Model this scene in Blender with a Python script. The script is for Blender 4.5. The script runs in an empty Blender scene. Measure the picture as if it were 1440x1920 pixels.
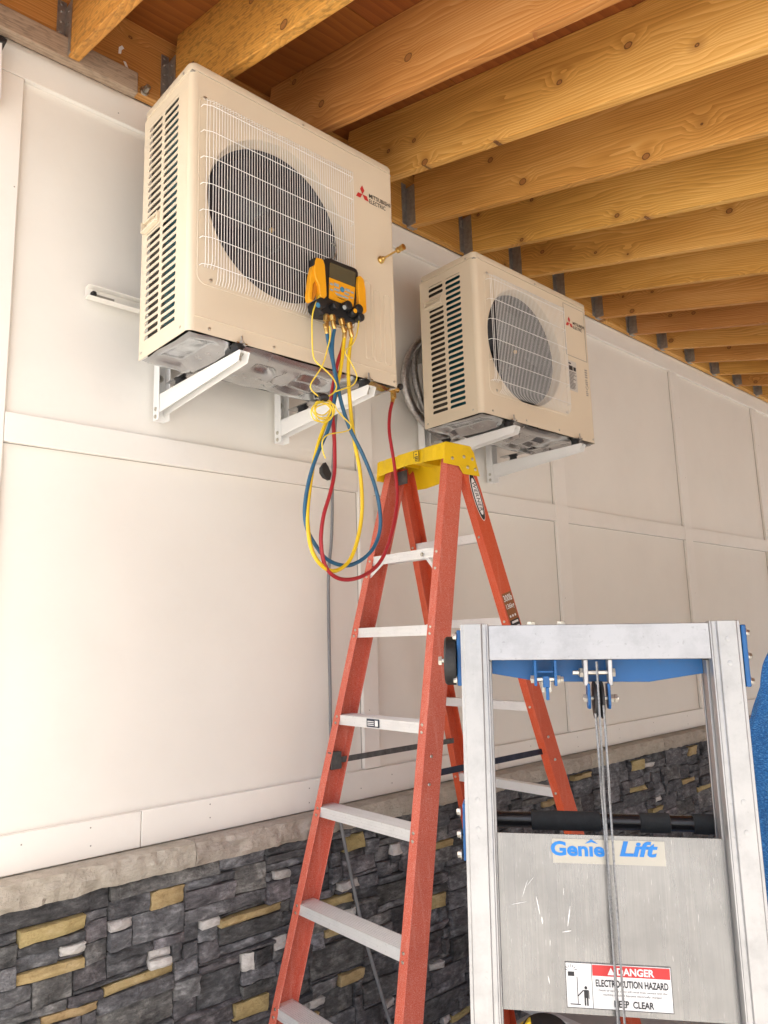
import bpy, bmesh, math, random
from mathutils import Vector, Matrix, noise
random.seed(7)
R = math.radians
scene = bpy.context.scene
col = scene.collection

# ------------------------------------------------------------------ camera
CAM = Vector((0.0, 0.0, 1.72))
F_PX, PITCH, YAW, ROLL = 1404.72, R(9.63), R(-42.71), R(-1.63)
cy, sy, cp, sp = math.cos(YAW), math.sin(YAW), math.cos(PITCH), math.sin(PITCH)
_fw = Vector((-sy * cp, cy * cp, sp)); _rt = Vector((cy, sy, 0)); _up = _rt.cross(_fw)
c_, s_ = math.cos(ROLL), math.sin(ROLL)
RT = c_ * _rt + s_ * _up; UP = -s_ * _rt + c_ * _up; FW = _fw
cam_data = bpy.data.cameras.new('camera')
cam_data.sensor_fit = 'HORIZONTAL'; cam_data.sensor_width = 36.0
cam_data.lens = 36.0 * F_PX / 1440.0
cam_data.clip_start = 0.02; cam_data.clip_end = 2000
cam = bpy.data.objects.new('camera', cam_data); col.objects.link(cam)
m3 = Matrix((RT, UP, -FW)).transposed()
cam.matrix_world = Matrix.Translation(CAM) @ m3.to_4x4()
scene.camera = cam
scene.cycles.max_bounces = 8; scene.cycles.diffuse_bounces = 5; scene.cycles.glossy_bounces = 3
scene.render.resolution_x, scene.render.resolution_y = 768, 1024

def ray(px, py):
    return RT * ((px - 720) / F_PX) - UP * ((py - 960) / F_PX) + FW
def at(px, py, Y):                      # point of the pixel's ray on the plane y = Y
    d = ray(px, py); return CAM + d * (Y / d.y)
def atX(px, py, X):
    d = ray(px, py); return CAM + d * (X / d.x)
def proj(P):
    v = Vector(P) - CAM; z = v.dot(FW)
    if z < 0.05: return None
    return (720 + F_PX * v.dot(RT) / z, 960 - F_PX * v.dot(UP) / z)

# ------------------------------------------------------------------ sky, sun, exposure
SUN_EL, SUN_AZ = R(56), R(189)          # azimuth from +Y turning towards +X : behind the camera, a little to its left
world = bpy.data.worlds.new('World'); scene.world = world; world.use_nodes = True
wn = world.node_tree; wn.nodes.clear()
sky = wn.nodes.new('ShaderNodeTexSky'); sky.sky_type = 'NISHITA'; sky.sun_disc = False
sky.sun_elevation = SUN_EL; sky.sun_rotation = SUN_AZ
sky.air_density = 1.0; sky.dust_density = 6.0; sky.ozone_density = 1.0
bg = wn.nodes.new('ShaderNodeBackground'); bg.inputs['Strength'].default_value = 0.15
wo = wn.nodes.new('ShaderNodeOutputWorld')
wn.links.new(sky.outputs[0], bg.inputs[0]); wn.links.new(bg.outputs[0], wo.inputs[0])
sun_data = bpy.data.lights.new('sun', 'SUN'); sun_data.energy = 5.0; sun_data.angle = R(0.6)
sun_data.color = (1.0, 0.96, 0.91)
sun = bpy.data.objects.new('sun', sun_data); col.objects.link(sun)
sdir = Vector((math.sin(SUN_AZ) * math.cos(SUN_EL), math.cos(SUN_AZ) * math.cos(SUN_EL), math.sin(SUN_EL)))
sun.rotation_euler = sdir.to_track_quat('Z', 'Y').to_euler()
scene.view_settings.view_transform = 'Standard'; scene.view_settings.look = 'None'
scene.view_settings.exposure = 1.35; scene.view_settings.gamma = 1.0

# ------------------------------------------------------------------ material helpers
def new_mat(name):
    m = bpy.data.materials.new(name); m.use_nodes = True
    nt = m.node_tree; nt.nodes.clear()
    out = nt.nodes.new('ShaderNodeOutputMaterial'); b = nt.nodes.new('ShaderNodeBsdfPrincipled')
    nt.links.new(b.outputs[0], out.inputs[0])
    return m, nt, b
def nd(nt, typ, ins=None, **props):
    n = nt.nodes.new('ShaderNode' + typ)
    for k, v in props.items(): setattr(n, k, v)
    for k, v in (ins or {}).items():
        if isinstance(v, bpy.types.NodeSocket): nt.links.new(v, n.inputs[k])
        else: n.inputs[k].default_value = v
    return n
def put(nt, b, key, v):
    if isinstance(v, bpy.types.NodeSocket): nt.links.new(v, b.inputs[key])
    else: b.inputs[key].default_value = v
def C4(c): return (c[0], c[1], c[2], 1.0)
def math_(nt, op, a, b=0.0, c=0.0, clamp=False):
    n = nt.nodes.new('ShaderNodeMath'); n.operation = op; n.use_clamp = clamp
    for i, v in enumerate((a, b, c)):
        if isinstance(v, bpy.types.NodeSocket): nt.links.new(v, n.inputs[i])
        else: n.inputs[i].default_value = v
    return n.outputs[0]
def mix(nt, f, a, b):
    n = nt.nodes.new('ShaderNodeMix'); n.data_type = 'RGBA'
    for i, v in ((0, f), (6, a), (7, b)):
        if isinstance(v, bpy.types.NodeSocket): nt.links.new(v, n.inputs[i])
        else: n.inputs[i].default_value = (C4(v) if isinstance(v, tuple) and len(v) == 3 else v)
    return n.outputs[2]
def ramp(nt, fac, stops):
    n = nt.nodes.new('ShaderNodeValToRGB'); nt.links.new(fac, n.inputs[0])
    e = n.color_ramp.elements
    while len(e) < len(stops): e.new(0.5)
    for el, (p, c) in zip(e, stops):
        el.position = p; el.color = C4(c) if not isinstance(c, float) else (c, c, c, 1)
    return n.outputs[0]
def objco(nt, scale=(1, 1, 1), rnd=0.0):
    tc = nd(nt, 'TexCoord')
    mp = nd(nt, 'Mapping', {'Vector': tc.outputs['Object'], 'Scale': scale})
    if rnd:
        oi = nd(nt, 'ObjectInfo')
        v = nd(nt, 'CombineXYZ', {'X': math_(nt, 'MULTIPLY', oi.outputs['Random'], rnd * 7.3), 'Y': math_(nt, 'MULTIPLY', oi.outputs['Random'], rnd * 3.1), 'Z': math_(nt, 'MULTIPLY', oi.outputs['Random'], rnd * 5.7)})
        nt.links.new(v.outputs[0], mp.inputs['Location'])
    return mp.outputs[0]
def plain(name, base, rough=0.5, metal=0.0, var=0.06, vscale=6.0, bump=0.0, bscale=60.0, dirt=None, dirt_amt=0.0, dirt_scale=14.0, stretch=(1, 1, 1), spec=None, coat=0.0):
    m, nt, b = new_mat(name)
    co = objco(nt, stretch)
    n1 = nd(nt, 'TexNoise', {'Vector': co, 'Scale': vscale, 'Detail': 6.0, 'Roughness': 0.6}).outputs['Fac']
    lo = tuple(x * (1 - var) for x in base); hi = tuple(min(1, x * (1 + var)) for x in base)
    c = ramp(nt, n1, [(0.3, lo), (0.7, hi)])
    if dirt:
        n2 = nd(nt, 'TexNoise', {'Vector': co, 'Scale': dirt_scale, 'Detail': 8.0, 'Roughness': 0.7}).outputs['Fac']
        f = ramp(nt, n2, [(0.52, 0.0), (0.75, 1.0)])
        c = mix(nt, math_(nt, 'MULTIPLY', f, dirt_amt), c, dirt)
    put(nt, b, 'Base Color', c)
    n3 = nd(nt, 'TexNoise', {'Vector': co, 'Scale': vscale * 3, 'Detail': 4.0}).outputs['Fac']
    put(nt, b, 'Roughness', math_(nt, 'MULTIPLY_ADD', n3, 0.2, rough - 0.1))
    b.inputs['Metallic'].default_value = metal
    if coat: b.inputs['Coat Weight'].default_value = coat
    if bump:
        n4 = nd(nt, 'TexNoise', {'Vector': co, 'Scale': bscale, 'Detail': 5.0}).outputs['Fac']
        bp = nd(nt, 'Bump', {'Height': n4, 'Strength': bump, 'Distance': 0.004})
        put(nt, b, 'Normal', bp.outputs[0])
    return m
def wood(name, lo, mid, hi, knot=(0.10, 0.035, 0.012), grain=1.0, knots=True, dirt=0.0):
    # local axes: y along the board, z its height, x its thickness
    m, nt, b = new_mat(name)
    tc = nd(nt, 'TexCoord'); oi = nd(nt, 'ObjectInfo')
    off = nd(nt, 'CombineXYZ', {'X': 0.0, 'Y': math_(nt, 'MULTIPLY', oi.outputs['Random'], 61.0), 'Z': math_(nt, 'MULTIPLY', oi.outputs['Random'], 17.0)})
    add = nd(nt, 'VectorMath', {0: tc.outputs['Object'], 1: off.outputs[0]}, operation='ADD').outputs[0]
    ks_ = nd(nt, 'SeparateXYZ', {'Vector': add})
    kv = nd(nt, 'CombineXYZ', {'X': ks_.outputs['Y'], 'Y': math_(nt, 'MULTIPLY', ks_.outputs['Z'], 1.25)}).outputs[0]
    vo = nd(nt, 'TexVoronoi', {'Vector': kv, 'Scale': 4.2, 'Randomness': 1.0}, voronoi_dimensions='2D')
    dist = vo.outputs['Distance']
    sepc = nd(nt, 'SeparateColor', {'Color': vo.outputs['Color']})
    gate = math_(nt, 'GREATER_THAN', sepc.outputs[0], 0.45)
    push = math_(nt, 'MULTIPLY', math_(nt, 'MULTIPLY', gate, ramp(nt, dist, [(0.0, 1.0), (0.32, 0.0)])), 0.030)
    sep = nd(nt, 'SeparateXYZ', {'Vector': add})
    slow = nd(nt, 'TexNoise', {'Vector': nd(nt, 'Mapping', {'Vector': add, 'Scale': (2, 0.7, 5)}).outputs[0], 'Scale': 1.0, 'Detail': 3.0}).outputs['Fac']
    h = math_(nt, 'ADD', math_(nt, 'MULTIPLY_ADD', slow, 0.22, sep.outputs['Z']), push)
    hx = math_(nt, 'MULTIPLY_ADD', sep.outputs['X'], 0.6, h)
    wv = nd(nt, 'CombineXYZ', {'X': 0.0, 'Y': math_(nt, 'MULTIPLY', sep.outputs['Y'], 0.02), 'Z': hx})
    wave = nd(nt, 'TexWave', {'Vector': wv.outputs[0], 'Scale': 26.0 * grain, 'Distortion': 1.0, 'Detail': 2.0, 'Detail Scale': 1.2}, wave_type='BANDS', bands_direction='Z', wave_profile='SAW').outputs['Fac']
    fine = nd(nt, 'TexNoise', {'Vector': nd(nt, 'Mapping', {'Vector': add, 'Scale': (160, 2.5, 160)}).outputs[0], 'Scale': 1.0, 'Detail': 4.0}).outputs['Fac']
    big = nd(nt, 'TexNoise', {'Vector': nd(nt, 'Mapping', {'Vector': add, 'Scale': (3, 1.1, 6)}).outputs[0], 'Scale': 1.0, 'Detail': 4.0}).outputs['Fac']
    f = math_(nt, 'ADD', math_(nt, 'MULTIPLY', wave, 0.22), math_(nt, 'ADD', math_(nt, 'MULTIPLY', fine, 0.34), math_(nt, 'MULTIPLY', big, 0.60)))
    c = ramp(nt, f, [(0.28, hi), (0.55, mid), (0.88, lo)])
    hs = nd(nt, 'HueSaturation', {'Color': c, 'Hue': math_(nt, 'MULTIPLY_ADD', oi.outputs['Random'], 0.022, 0.490), 'Value': math_(nt, 'MULTIPLY_ADD', oi.outputs['Random'], 0.36, 0.84)}).outputs[0]
    c = hs
    if knots:
        kr = math_(nt, 'MULTIPLY_ADD', sepc.outputs[1], 0.062, 0.014)
        wob = math_(nt, 'MULTIPLY_ADD', fine, 0.02, -0.01)
        d2 = math_(nt, 'ADD', dist, wob)
        core = math_(nt, 'MULTIPLY', gate, math_(nt, 'LESS_THAN', d2, kr))
        halo = math_(nt, 'MULTIPLY', gate, ramp(nt, d2, [(0.03, 0.75), (0.16, 0.0)]))
        c = mix(nt, halo, c, tuple(x * 0.72 for x in mid))
        ring = math_(nt, 'MULTIPLY', gate, math_(nt, 'LESS_THAN', math_(nt, 'ABSOLUTE', math_(nt, 'SUBTRACT', d2, kr)), 0.009))
        c = mix(nt, math_(nt, 'MULTIPLY', core, 0.62), c, tuple(x * 2.4 for x in knot))
        c = mix(nt, math_(nt, 'MULTIPLY', ring, 0.8), c, knot)
    if dirt:
        dn = nd(nt, 'TexNoise', {'Vector': nd(nt, 'Mapping', {'Vector': add, 'Scale': (90, 30, 90)}).outputs[0], 'Scale': 1.0, 'Detail': 6.0}).outputs['Fac']
        c = mix(nt, math_(nt, 'MULTIPLY', ramp(nt, dn, [(0.5, 0.0), (0.62, 1.0)]), dirt), c, (0.03, 0.022, 0.012))
    put(nt, b, 'Base Color', c); b.inputs['Roughness'].default_value = 0.62
    b.inputs['Specular IOR Level'].default_value = 0.3
    bp = nd(nt, 'Bump', {'Height': f, 'Strength': 0.25, 'Distance': 0.002})
    put(nt, b, 'Normal', bp.outputs[0])
    return m
def stone_mat(name, dark, mid, light, rnd=1.0):
    m, nt, b = new_mat(name)
    co = objco(nt, (1, 1, 1), 3.0)
    oi = nd(nt, 'ObjectInfo')
    n1 = nd(nt, 'TexNoise', {'Vector': co, 'Scale': 9.0, 'Detail': 9.0, 'Roughness': 0.62, 'Distortion': 0.6}).outputs['Fac']
    n2 = nd(nt, 'TexNoise', {'Vector': nd(nt, 'Mapping', {'Vector': co, 'Scale': (30, 30, 75), 'Rotation': (0, 0.3, 0)}).outputs[0], 'Scale': 1.0, 'Detail': 8.0, 'Roughness': 0.65}).outputs['Fac']
    f = math_(nt, 'ADD', math_(nt, 'MULTIPLY', n1, 0.55), math_(nt, 'MULTIPLY', n2, 0.45))
    c = ramp(nt, f, [(0.38, dark), (0.51, mid), (0.65, light)])
    c = nd(nt, 'HueSaturation', {'Color': c, 'Value': math_(nt, 'MULTIPLY_ADD', oi.outputs['Random'], 0.75 * rnd, 1 - 0.34 * rnd), 'Hue': math_(nt, 'MULTIPLY_ADD', oi.outputs['Random'], 0.03, 0.485)}).outputs[0]
    if rnd == 1.0:
        fr_ = math_(nt, 'FRACT', math_(nt, 'MULTIPLY', oi.outputs['Random'], 13.7))
        tint = ramp(nt, fr_, [(0.0, (1.05, 1.04, 0.95)), (0.4, (0.97, 1.0, 1.03)), (0.7, (1.0, 1.0, 1.0)), (1.0, (1.04, 0.97, 0.99))])
        mx = nt.nodes.new('ShaderNodeMix'); mx.data_type = 'RGBA'; mx.blend_type = 'MULTIPLY'; mx.inputs[0].default_value = 1.0
        nt.links.new(c, mx.inputs[6]); nt.links.new(tint, mx.inputs[7]); c = mx.outputs[2]
    put(nt, b, 'Base Color', c); b.inputs['Roughness'].default_value = 0.8
    n3 = nd(nt, 'TexNoise', {'Vector': co, 'Scale': 26.0, 'Detail': 10.0, 'Roughness': 0.66, 'Distortion': 0.4}).outputs['Fac']
    hsum = math_(nt, 'ADD', n3, math_(nt, 'MULTIPLY', n2, 0.35))
    bp = nd(nt, 'Bump', {'Height': hsum, 'Strength': 1.0, 'Distance': 0.018})
    put(nt, b, 'Normal', bp.outputs[0])
    return m
def speckle(name, base, pale, rough, fine=900.0, amt=0.35, fade=None):
    m, nt, b = new_mat(name)
    co = objco(nt)
    n1 = nd(nt, 'TexNoise', {'Vector': co, 'Scale': fine, 'Detail': 2.0}).outputs['Fac']
    n2 = nd(nt, 'TexNoise', {'Vector': co, 'Scale': 5.0, 'Detail': 6.0, 'Roughness': 0.65}).outputs['Fac']
    f = math_(nt, 'MULTIPLY', ramp(nt, n1, [(0.45, 0.0), (0.66, 1.0)]), amt)
    c = mix(nt, f, C4(base), C4(pale))
    n3 = nd(nt, 'TexNoise', {'Vector': nd(nt, 'Mapping', {'Vector': co, 'Scale': (60, 60, 3)}).outputs[0], 'Scale': 1.0, 'Detail': 5.0}).outputs['Fac']
    c = mix(nt, math_(nt, 'MULTIPLY', ramp(nt, n2, [(0.42, 0.0), (0.7, 1.0)]), 0.22), c, C4(tuple(x * 0.55 for x in base)))
    c = mix(nt, math_(nt, 'MULTIPLY', ramp(nt, n3, [(0.55, 0.0), (0.7, 1.0)]), 0.16), c, C4(pale))
    put(nt, b, 'Base Color', c); b.inputs['Roughness'].default_value = rough
    bp = nd(nt, 'Bump', {'Height': n1, 'Strength': 0.12, 'Distance': 0.001}); put(nt, b, 'Normal', bp.outputs[0])
    return m
def aluminium(name, base, rough, metal, smudge, stretch=(1, 1, 0.05), scratches=0.5):
    m, nt, b = new_mat(name)
    co = objco(nt)
    br = nd(nt, 'TexNoise', {'Vector': nd(nt, 'Mapping', {'Vector': co, 'Scale': tuple(240 * s for s in stretch)}).outputs[0], 'Scale': 1.0, 'Detail': 3.0}).outputs['Fac']
    bl = nd(nt, 'TexNoise', {'Vector': co, 'Scale': 13.0, 'Detail': 8.0, 'Roughness': 0.7}).outputs['Fac']
    sp = nd(nt, 'TexNoise', {'Vector': co, 'Scale': 110.0, 'Detail': 3.0}).outputs['Fac']
    c = mix(nt, math_(nt, 'MULTIPLY', ramp(nt, bl, [(0.46, 0.0), (0.72, 1.0)]), smudge), C4(base), C4(tuple(x * 0.5 for x in base)))
    c = mix(nt, math_(nt, 'MULTIPLY', ramp(nt, sp, [(0.66, 0.0), (0.72, 1.0)]), scratches * 0.6), c, C4(tuple(x * 0.35 for x in base)))
    c = mix(nt, math_(nt, 'MULTIPLY', ramp(nt, br, [(0.6, 0.0), (0.75, 1.0)]), scratches * 0.5), c, C4(tuple(min(1, x * 1.2) for x in base)))
    put(nt, b, 'Base Color', c); b.inputs['Metallic'].default_value = metal
    put(nt, b, 'Roughness', math_(nt, 'MULTIPLY_ADD', bl, 0.3, rough - 0.15))
    bp = nd(nt, 'Bump', {'Height': math_(nt, 'ADD', br, bl), 'Strength': 0.08, 'Distance': 0.002}); put(nt, b, 'Normal', bp.outputs[0])
    return m

M = {}
M['siding'] = plain('siding_paint', (0.81, 0.788, 0.725), 0.55, var=0.03, vscale=1.6, bump=0.10, bscale=40, dirt=(0.60, 0.56, 0.50), dirt_amt=0.10, dirt_scale=2.5)
M['trim'] = plain('trim_paint', (0.83, 0.808, 0.75), 0.5, var=0.02, vscale=3, bump=0.05, bscale=40, dirt=(0.58, 0.54, 0.48), dirt_amt=0.12, dirt_scale=5)
M['caulk_shadow'] = plain('grey_caulk_shadow', (0.36, 0.33, 0.29), 0.7, var=0.35, vscale=9)
M['joist'] = wood('fir_joist', (0.29, 0.112, 0.020), (0.57, 0.275, 0.066), (0.76, 0.45, 0.165))
M['joist_dirty'] = wood('fir_joist_stained', (0.31, 0.12, 0.02), (0.55, 0.26, 0.054), (0.69, 0.38, 0.105), dirt=0.35)
M['ply'] = wood('fir_plywood', (0.17, 0.045, 0.009), (0.26, 0.080, 0.015), (0.34, 0.115, 0.025), grain=0.35)
M['greywood'] = wood('weathered_lumber', (0.28, 0.20, 0.13), (0.44, 0.34, 0.235), (0.54, 0.44, 0.32), grain=1.2, knots=False, dirt=0.25)
M['galv'] = plain('galvanized_steel', (0.36, 0.345, 0.32), 0.42, 0.7, var=0.25, vscale=40)
M['pan'] = plain('galvanized_pan', (0.50, 0.505, 0.51), 0.24, 1.0, var=0.14, vscale=9)
M['concrete'] = plain('sandy_gravel', (0.47, 0.455, 0.425), 0.9, var=0.2, vscale=2.0, bump=0.3, bscale=30)
M['cap'] = stone_mat('limestone_cap', (0.37, 0.325, 0.265), (0.46, 0.41, 0.345), (0.54, 0.49, 0.42), 0.15)
M['stone'] = stone_mat('dark_ledgestone', (0.036, 0.036, 0.039), (0.112, 0.112, 0.117), (0.31, 0.31, 0.318))
M['stone_tan'] = stone_mat('tan_ledgestone', (0.34, 0.25, 0.105), (0.46, 0.35, 0.165), (0.57, 0.46, 0.26), 0.3)
M['stone_white'] = stone_mat('white_ledgestone', (0.44, 0.42, 0.39), (0.62, 0.60, 0.57), (0.75, 0.73, 0.70), 0.25)
M['mortar'] = plain('dark_mortar', (0.035, 0.034, 0.033), 0.95, var=0.3, vscale=20)
M['cream'] = plain('cream_enamel', (0.70, 0.612, 0.47), 0.36, var=0.015, vscale=3, bump=0.03, bscale=300)
M['cream_dark'] = plain('cream_shadow_gap', (0.30, 0.28, 0.24), 0.6)
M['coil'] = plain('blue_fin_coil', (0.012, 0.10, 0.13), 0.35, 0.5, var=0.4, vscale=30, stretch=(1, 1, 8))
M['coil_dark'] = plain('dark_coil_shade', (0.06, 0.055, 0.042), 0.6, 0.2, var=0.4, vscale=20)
M['fan'] = plain('dark_fan_plastic', (0.010, 0.012, 0.018), 0.45, var=0.2, vscale=8)
M['black'] = plain('black_rubber', (0.012, 0.012, 0.013), 0.5, var=0.2, vscale=20, bump=0.1, bscale=200)
M['blackgloss'] = plain('black_vinyl_tape', (0.010, 0.010, 0.012), 0.22, var=0.2, vscale=60, bump=0.2, bscale=120, stretch=(8, 1, 1))
M['foam'] = plain('black_foam_grip', (0.022, 0.024, 0.025), 0.85, var=0.2, vscale=60, bump=0.2, bscale=500)
M['white_steel'] = plain('white_powder_coat', (0.82, 0.82, 0.80), 0.4, var=0.03, vscale=6)
M['red_print'] = plain('red_print', (0.55, 0.03, 0.03), 0.5)
M['black_print'] = plain('black_print', (0.015, 0.015, 0.018), 0.5)
M['white_print'] = plain('white_print', (0.80, 0.80, 0.79), 0.5, var=0.03, dirt=(0.5, 0.48, 0.45), dirt_amt=0.3)
M['grey_print'] = plain('grey_print', (0.30, 0.28, 0.25), 0.5)
M['label'] = plain('rating_label_stock', (0.55, 0.53, 0.49), 0.5)
M['brass'] = plain('brass', (0.62, 0.42, 0.14), 0.3, 0.95, var=0.2, vscale=40)
M['steel'] = plain('zinc_steel', (0.55, 0.53, 0.47), 0.32, 0.95, var=0.2, vscale=40)
M['yellow'] = plain('yellow_plastic', (0.74, 0.49, 0.006), 0.42, var=0.06, vscale=9, dirt=(0.25, 0.17, 0.03), dirt_amt=0.28, dirt_scale=16, bump=0.1, bscale=150)
M['amber'] = plain('amber_plastic', (0.80, 0.36, 0.012), 0.4, var=0.05)
M['amber_dark'] = plain('amber_inner', (0.55, 0.20, 0.01), 0.5)
M['screen'] = plain('grey_display_glass', (0.095, 0.085, 0.05), 0.12, var=0.1)
M['keys'] = plain('grey_keys', (0.34, 0.38, 0.38), 0.5)
M['bluekey'] = plain('blue_key', (0.05, 0.24, 0.42), 0.4)
M['hose_blue'] = plain('blue_hose', (0.018, 0.105, 0.20), 0.42, var=0.1, vscale=20)
M['hose_yellow'] = plain('yellow_hose', (0.74, 0.50, 0.015), 0.42, var=0.08, vscale=20)
M['hose_red'] = plain('red_hose', (0.38, 0.020, 0.028), 0.4, var=0.1, vscale=20)
M['cord'] = plain('yellow_cord', (0.85, 0.64, 0.06), 0.45, var=0.05)
M['conduit'] = plain('grey_cable', (0.20, 0.205, 0.21), 0.5, var=0.1)
M['braid'] = plain('braided_metal_hose', (0.50, 0.48, 0.46), 0.34, 0.8, var=0.3, vscale=90, bump=0.6, bscale=260)
M['fibre'] = speckle('orange_fibreglass', (0.60, 0.072, 0.018), (0.74, 0.30, 0.20), 0.42, fine=420.0, amt=0.34)
M['fibre_faded'] = speckle('faded_orange_fibreglass', (0.56, 0.085, 0.04), (0.80, 0.48, 0.40), 0.5, fine=480.0, amt=0.44)
M['rung'] = aluminium('ladder_aluminium', (0.80, 0.80, 0.79), 0.42, 0.45, 0.18, (0.05, 1, 1), 0.4)
M['alu'] = aluminium('lift_aluminium', (0.44, 0.44, 0.44), 0.36, 0.7, 0.42, (1, 1, 0.04), 0.4)
M['alu_bar'] = aluminium('crossbar_aluminium', (0.44, 0.445, 0.46), 0.38, 0.65, 0.5, (0.04, 1, 1), 0.5)
def sheet_mat():
    m, nt, b = new_mat('brushed_sheet_aluminium')
    co = objco(nt)
    st = nd(nt, 'TexNoise', {'Vector': nd(nt, 'Mapping', {'Vector': co, 'Scale': (330, 1, 5)}).outputs[0], 'Scale': 1.0, 'Detail': 5.0, 'Roughness': 0.7}).outputs['Fac']
    s2 = nd(nt, 'TexNoise', {'Vector': nd(nt, 'Mapping', {'Vector': co, 'Scale': (38, 1, 2.2), 'Location': (3, 0, 1)}).outputs[0], 'Scale': 1.0, 'Detail': 5.0, 'Roughness': 0.6}).outputs['Fac']
    bl = nd(nt, 'TexNoise', {'Vector': co, 'Scale': 9.0, 'Detail': 6.0, 'Roughness': 0.6}).outputs['Fac']
    sc = nd(nt, 'TexNoise', {'Vector': nd(nt, 'Mapping', {'Vector': co, 'Scale': (700, 1, 34), 'Rotation': (0, 0.25, 0)}).outputs[0], 'Scale': 1.0, 'Detail': 2.0}).outputs['Fac']
    f = math_(nt, 'ADD', math_(nt, 'MULTIPLY', st, 0.45), math_(nt, 'MULTIPLY', s2, 0.55))
    c = ramp(nt, f, [(0.30, (0.20, 0.202, 0.205)), (0.5, (0.255, 0.255, 0.253)), (0.72, (0.33, 0.325, 0.315))])
    c = mix(nt, math_(nt, 'MULTIPLY', ramp(nt, bl, [(0.42, 0.0), (0.66, 1.0)]), 0.5), c, (0.17, 0.17, 0.17))
    c = mix(nt, math_(nt, 'MULTIPLY', ramp(nt, sc, [(0.69, 0.0), (0.74, 1.0)]), 0.7), c, (0.6, 0.6, 0.6))
    put(nt, b, 'Base Color', c); b.inputs['Metallic'].default_value = 0.95
    put(nt, b, 'Roughness', math_(nt, 'MULTIPLY_ADD', s2, 0.35, 0.10))
    put(nt, b, 'Normal', nd(nt, 'Bump', {'Height': math_(nt, 'ADD', st, s2), 'Strength': 0.04, 'Distance': 0.002}).outputs[0])
    return m
M['alu_sheet'] = sheet_mat()
M['lift_blue'] = plain('blue_paint', (0.006, 0.10, 0.30), 0.4, var=0.08, vscale=12, dirt=(0.10, 0.09, 0.08), dirt_amt=0.25, dirt_scale=40)
M['decal_blue'] = plain('decal_blue', (0.004, 0.19, 0.60), 0.4, var=0.03)
M['decal_clear'] = plain('decal_film', (0.40, 0.385, 0.34), 0.35, 0.5, var=0.02)
M['cable'] = plain('steel_cable', (0.27, 0.275, 0.285), 0.4, 0.75, var=0.3, vscale=200)
M['brown_label'] = plain('brown_label', (0.28, 0.10, 0.03), 0.5)
M['navy'] = plain('dark_spreader_steel', (0.035, 0.045, 0.075), 0.35, 0.6, var=0.3, vscale=40)
M['grey_steel'] = plain('grey_spreader_steel', (0.12, 0.12, 0.12), 0.4, 0.6, var=0.3, vscale=40)
def blanket_mat():
    m, nt, b = new_mat('blue_woven_blanket')
    co = objco(nt)
    w1 = nd(nt, 'TexNoise', {'Vector': nd(nt, 'Mapping', {'Vector': co, 'Scale': (120, 120, 700), 'Rotation': (0.3, 0.5, 0.2)}).outputs[0], 'Scale': 1.0, 'Detail': 4.0}).outputs['Fac']
    c = ramp(nt, w1, [(0.35, (0.008, 0.075, 0.26)), (0.55, (0.022, 0.18, 0.52)), (0.72, (0.16, 0.40, 0.70))])
    put(nt, b, 'Base Color', c); b.inputs['Roughness'].default_value = 0.9
    put(nt, b, 'Normal', nd(nt, 'Bump', {'Height': w1, 'Strength': 0.6, 'Distance': 0.004}).outputs[0])
    return m
M['blanket'] = blanket_mat()

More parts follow.
